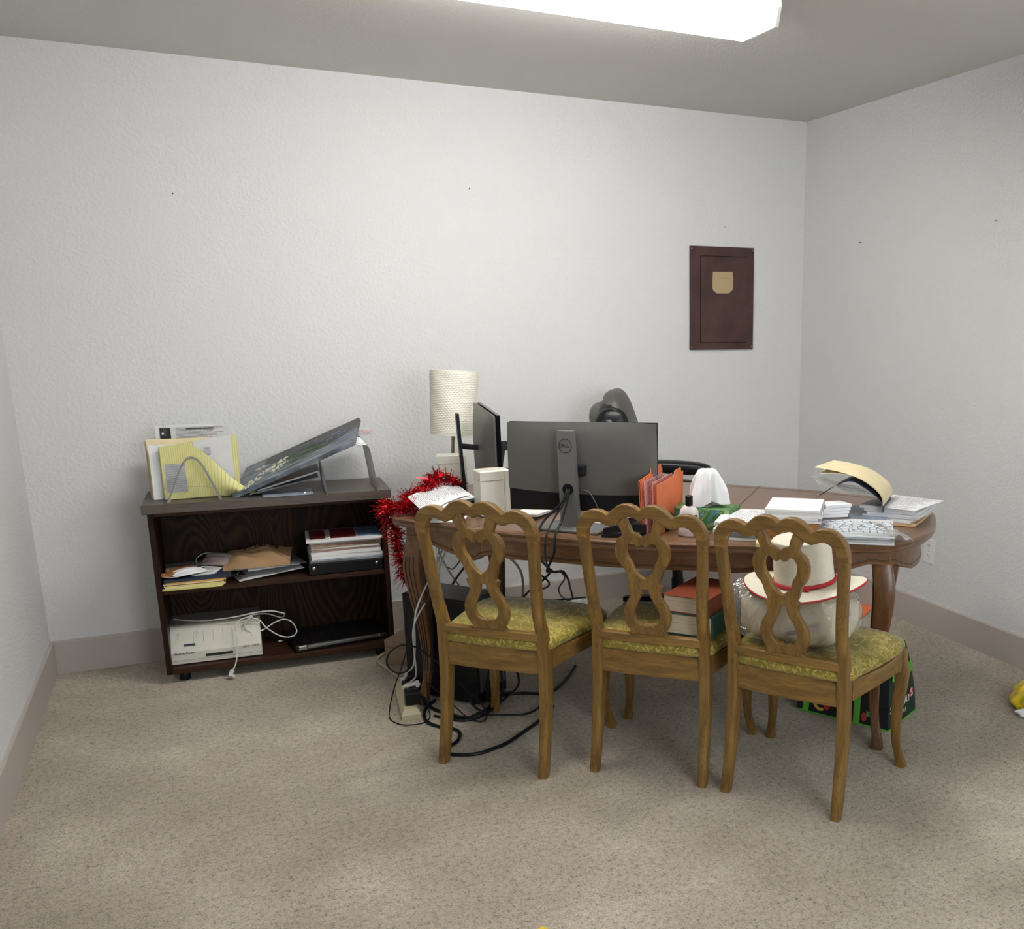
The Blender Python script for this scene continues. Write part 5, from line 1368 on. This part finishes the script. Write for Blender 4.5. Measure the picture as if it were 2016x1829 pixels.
outlet('wall_outlet', 'white outlet on the right wall beside the desk end', (W - .0005, -1.145, .378), R(-90))
outlet('wall_outlet', 'white outlet on the back wall behind the left chair, cords plugged in', (1.595, -.0005, .345), 0)

# ------------------------------------------------------------------ under and around the desk
pc = thing('computer_tower', 'black computer tower standing under the left end of the desk', 'computer', (1.437, -.965, .0), R(-52))
tw, td, th_ = .34, .18, .40
G().box((0, 0, .012 + th_ / 2), (tw, td, th_), bev=.005).obj('case', 'black', pc)
G().box((0, 0, .012 + th_ + .001), (tw - .03, td - .02, .003), bev=.001).obj('top_panel', 'greyplastic2', pc) if False else None
M['slate'] = plain('slate_grey_plastic', (.055, .057, .06), .45)
G().box((-.01, 0, .012 + th_ + .0012), (tw - .04, td - .014, .003), bev=.001).obj('top_panel', 'slate', pc)
G().box((tw / 2 + .001, 0, .22), (.003, td - .03, .33)).obj('rear_plate', 'steel', pc)
for k in range(5): G().box((tw / 2 + .0035, 0, .30 - .03 * k), (.002, td - .06, .006)).obj('slot_cover', 'blackmatte', pc)
for x in (-.13, .13):
    for y in (-.06, .06): G().lathe([(.012, 0), (.014, .012)], 12, (x, y, 0)).obj('foot', 'blackmatte', pc)
cb = thing('cardboard_box', 'small closed brown cardboard box on the carpet beside the bookcase', 'box', (1.385, -.520, .0005), R(-40.7))
M['cardseam'] = plain('dark_card_seam', (.13, .08, .055), .8)
G().box((0, 0, .055), (.24, .16, .11), bev=.002).obj('carton', 'cardboard', cb)
G().box((0, -.0803, .080), (.24, .001, .0015)).obj('lid_edge', 'cardseam', cb); G().box((-.1203, 0, .080), (.001, .16, .0015)).obj('lid_edge', 'cardseam', cb)

ps = thing('power_strip', 'beige power strip on the carpet with black and white plugs', 'power strip', (1.238, -.985, .0005), R(-6))
g = G(); rings = []
for z, ix in ((0, .0), (.02, .0), (.036, .008), (.040, .010)): rings.append([Vector((x, y, z)) for x, y in ((-.034 + ix, -.175 + ix), (.034 - ix, -.175 + ix), (.034 - ix, .175 - ix), (-.034 + ix, .175 - ix))])
g.ring_surface(rings); g.obj('housing', 'beige', ps)
for y in (-.12, -.06, .0, .06, .115): G().box((0, y, .0404), (.028, .030, .001)).obj('socket_face', 'beige', ps)
def onps(x, y, z):
    c, s = math.cos(R(-6)), math.sin(R(-6)); return (1.238 + c * x - s * y, -.985 + s * x + c * y, z + .0005)
t = thing('power_adapter', 'square black wall adapter plugged into the beige strip', 'adapter', onps(.012, -.105, .0415), R(-6)); G().box((0, 0, .024), (.052, .066, .046), bev=.004).obj('body', 'black', t); G().box((0, .015, .0475), (.040, .010, .001)).obj('ridge', 'slate', t)
t = thing('power_adapter', 'white label-marked adapter leaning on the beige power strip', 'adapter', onps(.020, .025, .058), (R(18), R(-22), R(-60))); G().box((0, 0, .0), (.080, .030, .026), bev=.004).obj('body', 'white', t); G().box((.0, -.0155, .0), (.05, .0008, .012)).obj('grey_label', 'steel', t)
for k, (lb, y, mt_) in enumerate([('slim black plug in the middle of the beige power strip', -.045, 'black'), ('short black plug at the far end of the beige power strip', .07, 'black'), ('small white plug beside the far black plug on the strip', .11, 'white')]):
    t = thing('power_plug', lb, 'plug', onps(.002, y, .0415), R(-6 + 10 * k)); G().box((0, 0, .012), (.026, .024, .024), bev=.004).obj('body', mt_, t); G().tube([(0, 0, .022), (.01, 0, .035), (.03, 0, .038)], .005, 8).obj('strain_relief', mt_, t, True)
cable('loose_cable', 'beige cord of the power strip looping round the cardboard box', [onps(0, .172, .018), (1.256, -.74, .012), (1.245, -.62, .008), (1.222, -.50, .007), (1.222, -.43, .007), (1.29, -.33, .008), (1.42, -.20, .010), (1.55, -.06, .06), (1.592, -.012, .30), (1.592, -.012, .315)], .0065, 'beige')
cc = [('grey cord running from outlet down behind the computer tower', [(1.60, -.012, .37), (1.605, -.03, .33), (1.64, -.10, .24), (1.70, -.30, .12), (1.72, -.45, .01)], .0045, 'greycable'),
      ('white cord rising from the power strip past the desk leg to the desktop', [onps(.0, .11, .08), (1.26, -1.03, .16), (1.262, -1.09, .26), (1.268, -1.085, .36), (1.30, -1.07, .44), (1.40, -.95, .55), (1.45, -.85, .60)], .0032, 'whitecable'),
      ('second white cord hugging the left desk leg', [onps(.02, .03, .075), (1.262, -1.07, .14), (1.256, -1.10, .24), (1.262, -1.095, .34), (1.33, -1.03, .42), (1.42, -.90, .52), (1.47, -.82, .60)], .0032, 'whitecable'),
      ('black cord in a big open loop beside the left desk leg', [(1.36, -1.16, .17), (1.31, -1.145, .22), (1.26, -1.13, .265), (1.21, -1.12, .28), (1.165, -1.115, .255), (1.155, -1.11, .21), (1.185, -1.115, .175), (1.225, -1.12, .18), (1.245, -1.12, .22), (1.24, -1.12, .27), (1.23, -1.10, .34), (1.245, -1.09, .45)], .0032, 'rubber'),
      ('thin black cord circling round the beige power strip', [(1.235, -1.11, .28), (1.205, -1.12, .20), (1.175, -1.11, .12), (1.155, -1.10, .04), (1.150, -1.12, .005), (1.175, -1.19, .004), (1.235, -1.215, .004), (1.28, -1.18, .004), (1.285, -1.14, .05), (1.29, -1.12, .16)], .0022, 'rubber'),
      ('black cord behind the left chair dropping from the desk', [(1.60, -.55, .60), (1.61, -.56, .45), (1.52, -.70, .40), (1.40, -.90, .36), (1.36, -.98, .43)], .0048, 'rubber'),
      ('thin black cord beside the tower top hanging from the desk', [(1.62, -.50, .62), (1.60, -.54, .48), (1.52, -.66, .43), (1.47, -.76, .46)], .0028, 'rubber'),
      ('olive cord curving down behind the left table legs', [(1.56, -.012, .50), (1.63, -.06, .47), (1.80, -.25, .40), (1.90, -.32, .30), (1.905, -.33, .15), (1.90, -.34, .008)], .006, 'olivecable'),
      ('thick black cable on the carpet crossing from front post to right post of left chair', [(1.335, -1.02, .006), (1.285, -1.09, .006), (1.262, -1.20, .006), (1.295, -1.28, .006), (1.336, -1.325, .006), (1.345, -1.37, .006), (1.322, -1.43, .006), (1.275, -1.475, .006), (1.268, -1.515, .006), (1.305, -1.545, .006), (1.357, -1.562, .006), (1.41, -1.55, .006), (1.474, -1.521, .006), (1.55, -1.46, .006), (1.615, -1.405, .006), (1.68, -1.34, .006), (1.72, -1.28, .006)], .0065, 'rubber'),
      ('black cable snaking on the carpet between the legs of the left chair', [(1.30, -1.17, .006), (1.37, -1.25, .006), (1.413, -1.262, .006), (1.46, -1.25, .008), (1.52, -1.17, .010), (1.56, -1.10, .010), (1.65, -1.10, .008), (1.75, -1.14, .006), (1.85, -1.05, .006), (1.95, -.90, .006)], .006, 'rubber'),
      ('black cable forming a wide coil beside the front left table foot', [(1.36, -1.05, .03), (1.345, -1.15, .02), (1.375, -1.245, .018), (1.44, -1.275, .016), (1.50, -1.23, .016), (1.58, -1.14, .016), (1.655, -1.06, .030), (1.665, -.98, .07), (1.61, -.95, .12), (1.53, -1.0, .13), (1.47, -1.12, .10), (1.43, -1.20, .05), (1.47, -1.27, .02), (1.53, -1.29, .012), (1.60, -1.31, .008), (1.66, -1.28, .008), (1.72, -1.20, .008)], .0045, 'rubber'),
      ('thin black cord looping low in front of the tower', [(1.30, -1.06, .10), (1.36, -1.16, .05), (1.40, -1.24, .012), (1.44, -1.30, .006), (1.47, -1.27, .012), (1.46, -1.22, .05), (1.42, -1.18, .09), (1.40, -1.16, .12)], .0025, 'rubber'),
      ('thick black power cord from the strip passing under the left chair', [onps(.012, -.045, .06), (1.285, -1.05, .04), (1.30, -1.08, .012), (1.34, -1.17, .008), (1.39, -1.25, .008), (1.43, -1.262, .020), (1.49, -1.22, .022), (1.55, -1.12, .020), (1.60, -.98, .02)], .006, 'rubber'),
      ('tangled black cord rising up behind the tower toward the desktop', [(1.50, -1.16, .03), (1.52, -1.12, .10), (1.55, -1.08, .20), (1.53, -1.10, .28), (1.57, -1.03, .33), (1.60, -.95, .30), (1.57, -1.04, .22), (1.54, -1.12, .12), (1.56, -1.15, .05), (1.62, -1.10, .02)], .004, 'rubber'),
      ('black cord bundle end knotted beside the tower back', [(1.53, -1.17, .012), (1.50, -1.19, .06), (1.53, -1.14, .11), (1.56, -1.12, .07), (1.53, -1.16, .04), (1.50, -1.20, .09), (1.52, -1.15, .15), (1.57, -1.09, .16), (1.58, -1.10, .06), (1.55, -1.17, .02), (1.50, -1.22, .012)], .0038, 'rubber')]
for lb, pts, r_, mt_ in cc: cable('loose_cable' if r_ > .0031 else 'thin_cable', lb, pts, r_, mt_, group='cords under the left end of the desk')
t = thing('power_strip', 'white power strip on the floor at the back wall under the desk', 'power strip', (2.24, -.085, .0005), R(0)); G().box((0, 0, .0225), (.25, .06, .045), bev=.005).obj('housing', 'white', t)
for k in range(4): G().box((-.09 + .06 * k, 0, .0455), (.035, .03, .001)).obj('socket_face', 'white', t)
t = thing('shoe_box', 'low dark grey box on the carpet behind the middle chair', 'box', (2.545, -.30, .0005), R(-8)); M['darkgrey'] = plain('dark_grey_board', (.045, .05, .055), .5)
G().box((0, 0, .03), (.18, .12, .06), bev=.003).obj('body', 'darkgrey', t); G().box((0, 0, .0665), (.186, .126, .013), bev=.002).obj('lid', 'slate', t)
t = thing('file_folder', 'orange folder lying on the carpet in the back right corner', 'folder', (3.47, -.72, .001), R(-52)); G().box((0, 0, .003), (.24, .24, .005), bev=.001).obj('card_panel', 'orange', t)

# grocery bag
gb = thing('grocery_bag', 'dark green reusable grocery bag with lime straps behind the rightmost chair', 'bag', (2.735, -1.815, .0005), R(-62))
L0, W0, Hh = .37, .25, .33       # local x along the long printed side (toward the viewer), y depth
def ringb(z, sx, sy, dx=0, dy=0): return [Vector((x * sx + dx, y * sy + dy, z)) for x, y in ((-L0 / 2, -W0 / 2), (L0 / 2, -W0 / 2), (L0 / 2, W0 / 2), (-L0 / 2, W0 / 2))]
def rr_(z, sx, sy, dx=0, dy=0, n=6):
    c = ringb(z, sx, sy, dx, dy); out = []
    for i in range(4):
        for k in range(n): 
            s = k / n; p = c[i].lerp(c[(i + 1) % 4], s); out.append(p)
    return out
g = G(); R_ = [rr_(0, 1, 1), rr_(.004, 1.0, 1.0), rr_(.10, .98, .93), rr_(.20, .93, .80), rr_(.27, .88, .64, 0, .005), rr_(.33, .84, .46, 0, .01)]
R_in = [[p + Vector((0, 0, -.004)) if i == 0 else p for p in r] for i, r in enumerate([rr_(.33, .83, .44, 0, .01), rr_(.25, .86, .66, 0, .005), rr_(.02, .97, .96)])]
g.ring_surface(R_ + R_in, cap=True); g.obj('body', 'bag_green', gb, 40)
def side_pt(s, z, d=.0):     # on the long side facing -y
    k = [(0, 1, 1), (.10, .98, .93), (.20, .93, .80), (.27, .88, .64), (.33, .84, .46)]
    for (a, sx, sy), (b2, sx2, sy2) in zip(k[:-1], k[1:]):
        if z <= b2: q = (z - a) / (b2 - a); fx_, fy_ = sx + (sx2 - sx) * q, sy + (sy2 - sy) * q; break
    return Vector((s * L0 * fx_, -W0 / 2 * fy_ - .0012 - d, z))
def end_pt(s, z, d=.0):
    k = [(0, 1, 1), (.10, .98, .93), (.20, .93, .80), (.27, .88, .64), (.33, .84, .46)]
    for (a, sx, sy), (b2, sx2, sy2) in zip(k[:-1], k[1:]):
        if z <= b2: q = (z - a) / (b2 - a); fx_, fy_ = sx + (sx2 - sx) * q, sy + (sy2 - sy) * q; break
    return Vector((L0 / 2 * fx_ + .0012 + d, s * W0 * fy_, z))
G().grid(lambda u, v: side_pt(-.495 + .99 * u, .012 + .25 * v), 4, 8).obj('print_panel', 'bag_black', gb)
for s_ in (-.40, .165): G().grid(lambda u, v: side_pt(s_ - .035 + .07 * u, .003 + .32 * v, .0012), 1, 8).obj('strap', 'lime', gb)
G().tube([side_pt(-.5, .004), side_pt(.5, .004), end_pt(.5, .004), end_pt(.5, .004)], .0035, 6).obj('piping', 'lime', gb)
G().tube([end_pt(-.5, .004), end_pt(.5, .004)], .0035, 6).obj('piping', 'lime', gb)
G().grid(lambda u, v: end_pt(-.47 + .95 * u, .205 + .045 * v, .008 + .012 * math.sin(PI * u)), 10, 1).obj('handle', 'lime', gb)
G().tube([end_pt(-.5, .327), end_pt(.5, .327)], .004, 6).obj('rim_binding', 'lime', gb)
def blob(nm, s, z, pts, mt_, scale=1, d=.0014):
    g = G(); P0 = []; P1 = []
    for x, y in pts:
        p = side_pt(s + x * scale / L0, z + y * scale, d); P0.append(p); P1.append(p + Vector((0, -.0008, 0)))
    g.ring_surface([P0, P1]); g.obj(nm, mt_, gb)
ban = [(-.022, .026), (-.018, .030), (-.008, .008), (.006, -.006), (.026, -.006), (.024, -.018), (.006, -.020), (-.012, -.006), (-.022, .012)]
blob('banana_print', -.27, .040, ban, 'bananayellow')
blob('tomato_print', -.165, .050, [(.014 * math.cos(a), .020 * math.sin(a)) for a in [2 * PI * k / 14 for k in range(14)]], 'redprint')
blob('pineapple_print', .06, .034, [(.013 * math.cos(a), .019 * math.sin(a)) for a in [2 * PI * k / 14 for k in range(14)]], 'bananayellow')
blob('pineapple_leaves_print', .06, .068, [(-.006, -.015), (.006, -.015), (.010, .0), (.004, -.002), (.006, .014), (.001, .004), (0, .024), (-.003, .004), (-.007, .012), (-.005, -.002), (-.010, .0)], 'greenprint')
blob('pepper_print', .245, .040, [(.010 * math.cos(a), .020 * math.sin(a)) for a in [2 * PI * k / 12 for k in range(12)]], 'redprint')
blob('leaf_print', .31, .060, [(-.014, -.014), (.012, -.014), (.016, .004), (.006, .0), (.002, .020), (-.006, .004), (-.016, .010)], 'greenprint')
p0 = end_pt(-.5, .1); p1 = end_pt(.5, .1); pz = end_pt(0, .15) - end_pt(0, .05)
eb = basis((0, 1, 0), pz)
lettering('printed_letters', 'SAFEWAY', .044, 'whiteprint', gb, end_pt(-.10, .085, .001), eb, .0004, shear=.25, bold=.0008, sx=.92)
lettering('printed_letters', 'EST. 1915', .024, 'whiteprint', gb, end_pt(-.07, .042, .001), eb, .0004, shear=.25)
g = G(); cs = end_pt(.335, .102, .0014)
eb4 = Matrix.Translation(cs) @ eb.to_4x4()
g.prism([(.017 * math.cos(a) , .023 * math.sin(a)) for a in [2 * PI * k / 24 for k in range(24)]], 0, .0006, mt=eb4); g.obj('round_emblem', 'redprint', gb)
G().tube([eb4 @ Vector((x, y, .0012)) for x, y in ((.007, .014), (-.004, .013), (-.006, .004), (.005, -.003), (.005, -.011), (-.007, -.014))], .0022, 6, sub=4).obj('emblem_curve', 'whiteprint', gb, True)

gb.scale = (1, 1, .86)
# yellow plastic bags at the right edge
t = thing('plastic_bag', 'bright yellow plastic bag on the carpet at the right edge of view', 'bag', (3.38, -2.10, .0005), R(20))
def crump(seed, sx, sy, sz, amp=.18, flat=.0):
    def f(u, v):
        a = 2 * PI * u; ph = PI * (v - .5); c = math.cos(ph)
        n_ = 1 + amp * (math.sin(3 * a + seed) * math.cos(4 * ph + seed) + .6 * math.sin(7 * a + 2 * seed + 3 * ph) + .35 * math.sin(13 * a - 5 * ph + seed))
        z = math.sin(ph); z = max(z, -.55)
        return (sx * c * math.cos(a) * n_, sy * c * math.sin(a) * n_, sz * (z + .55) * (n_ if z > -.5 else 1))
    return f
g = G(); g.grid(crump(1.3, .12, .10, .055, .09), 60, 30); bmesh.ops.remove_doubles(g.b, verts=g.b.verts[:], dist=1e-5); g.obj('crumpled_film', 'yellowbag', t, True)
t = thing('plastic_wrapper', 'white and dark crumpled wrapper in front of the yellow bag', 'wrapper', (3.300, -2.185, .0005), R(-30))
g = G(); g.grid(crump(4.1, .085, .04, .022), 50, 24); bmesh.ops.remove_doubles(g.b, verts=g.b.verts[:], dist=1e-5); g.obj('crumpled_film', 'glosswrap', t, True) if 'glosswrap' in M else g.obj('crumpled_film', 'offwhite', t, True)
G().box((.0, -.035, .006), (.11, .03, .012), bev=.003).obj('dark_base', 'darkgrey', t)

# ------------------------------------------------------------------ things on the chair seats
def on_chair(ch, name, label, cat, x, y, z, rot=0.0, group=None):
    (px, py), a = ch; c, s = math.cos(R(a)), math.sin(R(a))
    return thing(name, label, cat, (px + c * x - s * y, py + s * x + c * y, z), R(a) + rot, group)
def book(ch, label, x, y, z, rot, w_, d_, h_, cov, grp, spine=1):
    t = on_chair(ch, 'book', label, 'book', x, y, z, rot, grp)
    G().box((-.003, 0, h_ / 2), (w_ - .008, d_ - .010, h_ - .006)).obj('page_block', 'pages', t)
    g = G(); g.box((0, 0, .0016), (w_, d_, .0032), bev=.0006); g.box((0, 0, h_ - .0016), (w_, d_, .0032), bev=.0006); g.box((w_ / 2 - .0016, 0, h_ / 2), (.0032, d_, h_ - .002), bev=.0006)
    g.obj('cover', cov, t); return t
m_, t_, b_ = nt('aged_page_edges'); f_ = noise(t_, coords(t_, scale=(4, 4, 900)), 1.0, 2); link(t_, ramp(t_, f_, [(.35, (.42, .35, .24)), (.65, (.62, .54, .40))]), b_.inputs['Base Color']); b_.inputs['Roughness'].default_value = .8; M['pages'] = m_
book(CH[1], 'thick green hardback book lying on the middle chair seat', .132, .170, .4745, R(-6), .168, .245, .068, 'cover_green', 'books on the middle chair')
rb_ = book(CH[1], 'thick red-brown hardback book on top of the green one', .128, .172, .5430, R(-8), .158, .240, .055, 'cover_red', 'books on the middle chair')
for (x, y, l_) in ((-.02, .02, .012), (.0, -.03, .009), (.05, .04, .008)): G().box((x, y, .0556), (l_, .0018, .0004), rot=R(30)).obj('scuff', 'whiteprint', rb_)

# plastic bag with cream cloth, hat on top
pb = on_chair(CH[2], 'plastic_bag', 'clear plastic bag stuffed with a cream pillow on the rightmost chair', 'bag', -.045, .178, .474, 0)
def sup(cx, cy, cz, sx, sy, sz, seed, amp, p=2.6, zmin=-.92):
    def f(u, v):
        a = 2 * PI * u; ph = PI * (v - .5); sg = lambda q, e: math.copysign(abs(q) ** e, q)
        n_ = 1 + amp * (math.sin(3 * a + seed) * math.cos(3 * ph) + .5 * math.sin(8 * a + 2 * seed + 3 * ph) + .3 * math.sin(15 * a - 7 * ph))
        x = sg(math.cos(ph), 2 / p) * sg(math.cos(a), 2 / p) * n_; y = sg(math.cos(ph), 2 / p) * sg(math.sin(a), 2 / p) * n_; z = max(zmin, sg(math.sin(ph), 2 / p) * (n_ if ph > -.6 else 1))
        return (cx + sx * x, cy + sy * y, cz + sz * z)
    return f
def closed_grid(f, nu, nv): 
    g = G(); g.grid(f, nu, nv); bmesh.ops.remove_doubles(g.b, verts=g.b.verts[:], dist=1e-5); return g
closed_grid(sup(.018, .004, .084, .172, .118, .0835, 2.0, .035, 3.4), 72, 36).obj('pillow', 'pillow', pb, True)
closed_grid(sup(-.016, .002, .0895, .208, .134, .0945, .7, .05, 3.2), 84, 44).obj('clear_film', 'plastic_clear', pb, True)
g = G().grid(lambda u, v: (.03 + .10 * u, -.122 - .010 * math.sin(PI * u), .045 + .035 * u + .012 * v), 8, 2, .001); g.obj('red_ribbon', 'ribbon', pb) if 'ribbon' in M else g.obj('red_ribbon', 'mauvecloth', pb)
hat = on_chair(CH[2], 'cowboy_hat', 'white felt cowboy hat with red trim resting on the stuffed bag', 'hat', .0, .148, .664, (R(0)))
hat.rotation_euler = (R(5), R(-4), R(CH[2][1]))
def brim_pt(a, k):
    r0x, r0y = .092, .088; r1x, r1y = .192, .130
    rx = r0x + (r1x - r0x) * k; ry = r0y + (r1y - r0y) * k
    x = rx * math.cos(a); y = ry * math.sin(a)
    z = .010 * (abs(math.cos(a)) ** 2) * k ** 1.6 - .020 * (abs(math.sin(a)) ** 2) * k ** 1.4
    return Vector((x, y, z))
g = G(); g.grid(lambda u, v: brim_pt(2 * PI * u, v), 72, 10, .003); bmesh.ops.remove_doubles(g.b, verts=g.b.verts[:], dist=1e-5); g.obj('brim', 'felt', hat, 60)
G().tube([brim_pt(2 * PI * k / 72, 1.0) + Vector((0, 0, -.001)) for k in range(72)], .0032, 8, closed=True).obj('red_edging', 'red', hat, True)
def crown(u, v):
    a = 2 * PI * u
    if v < .78: q = v / .78; rx, ry, z = .092 - .004 * q, .088 - .006 * q, .138 * q
    else:
        q = (v - .78) / .22; c = math.cos(q * PI / 2); rx, ry = .088 * c, .082 * c; z = .138 + .014 * math.sin(q * PI / 2)
        z -= .022 * q * (1 - abs(math.cos(a)) * .3)
    return (rx * math.cos(a), ry * math.sin(a), z)
closed_grid(crown, 72, 40).obj('crown', 'felt', hat, 60)
G().tube([Vector((.0935 * math.cos(a), .0895 * math.sin(a), .010)) for a in [2 * PI * k / 64 for k in range(64)]], .0065, 10, closed=True).obj('hat_band', 'red', hat, True)
g = G(); 
for dx, dz in ((-.006, 0), (.006, .002), (0, -.006)): g.lathe([(.001, -.005), (.005, -.002), (.005, .002), (.001, .005)], 10, (.042 + dx, -.088, .004 + dz))
g.obj('band_knot', 'red', hat, True)

t = thing('paper_scrap', 'small yellow scrap on the carpet at the bottom edge of view', 'paper', (1.232, -2.605, .0005), R(20))
G().grid(lambda u, v: (.05 * (u - .5), .035 * (v - .5), .004 + .004 * math.sin(3 * u + 2 * v)), 6, 6, .001).obj('sheet', 'yellowbag', t)
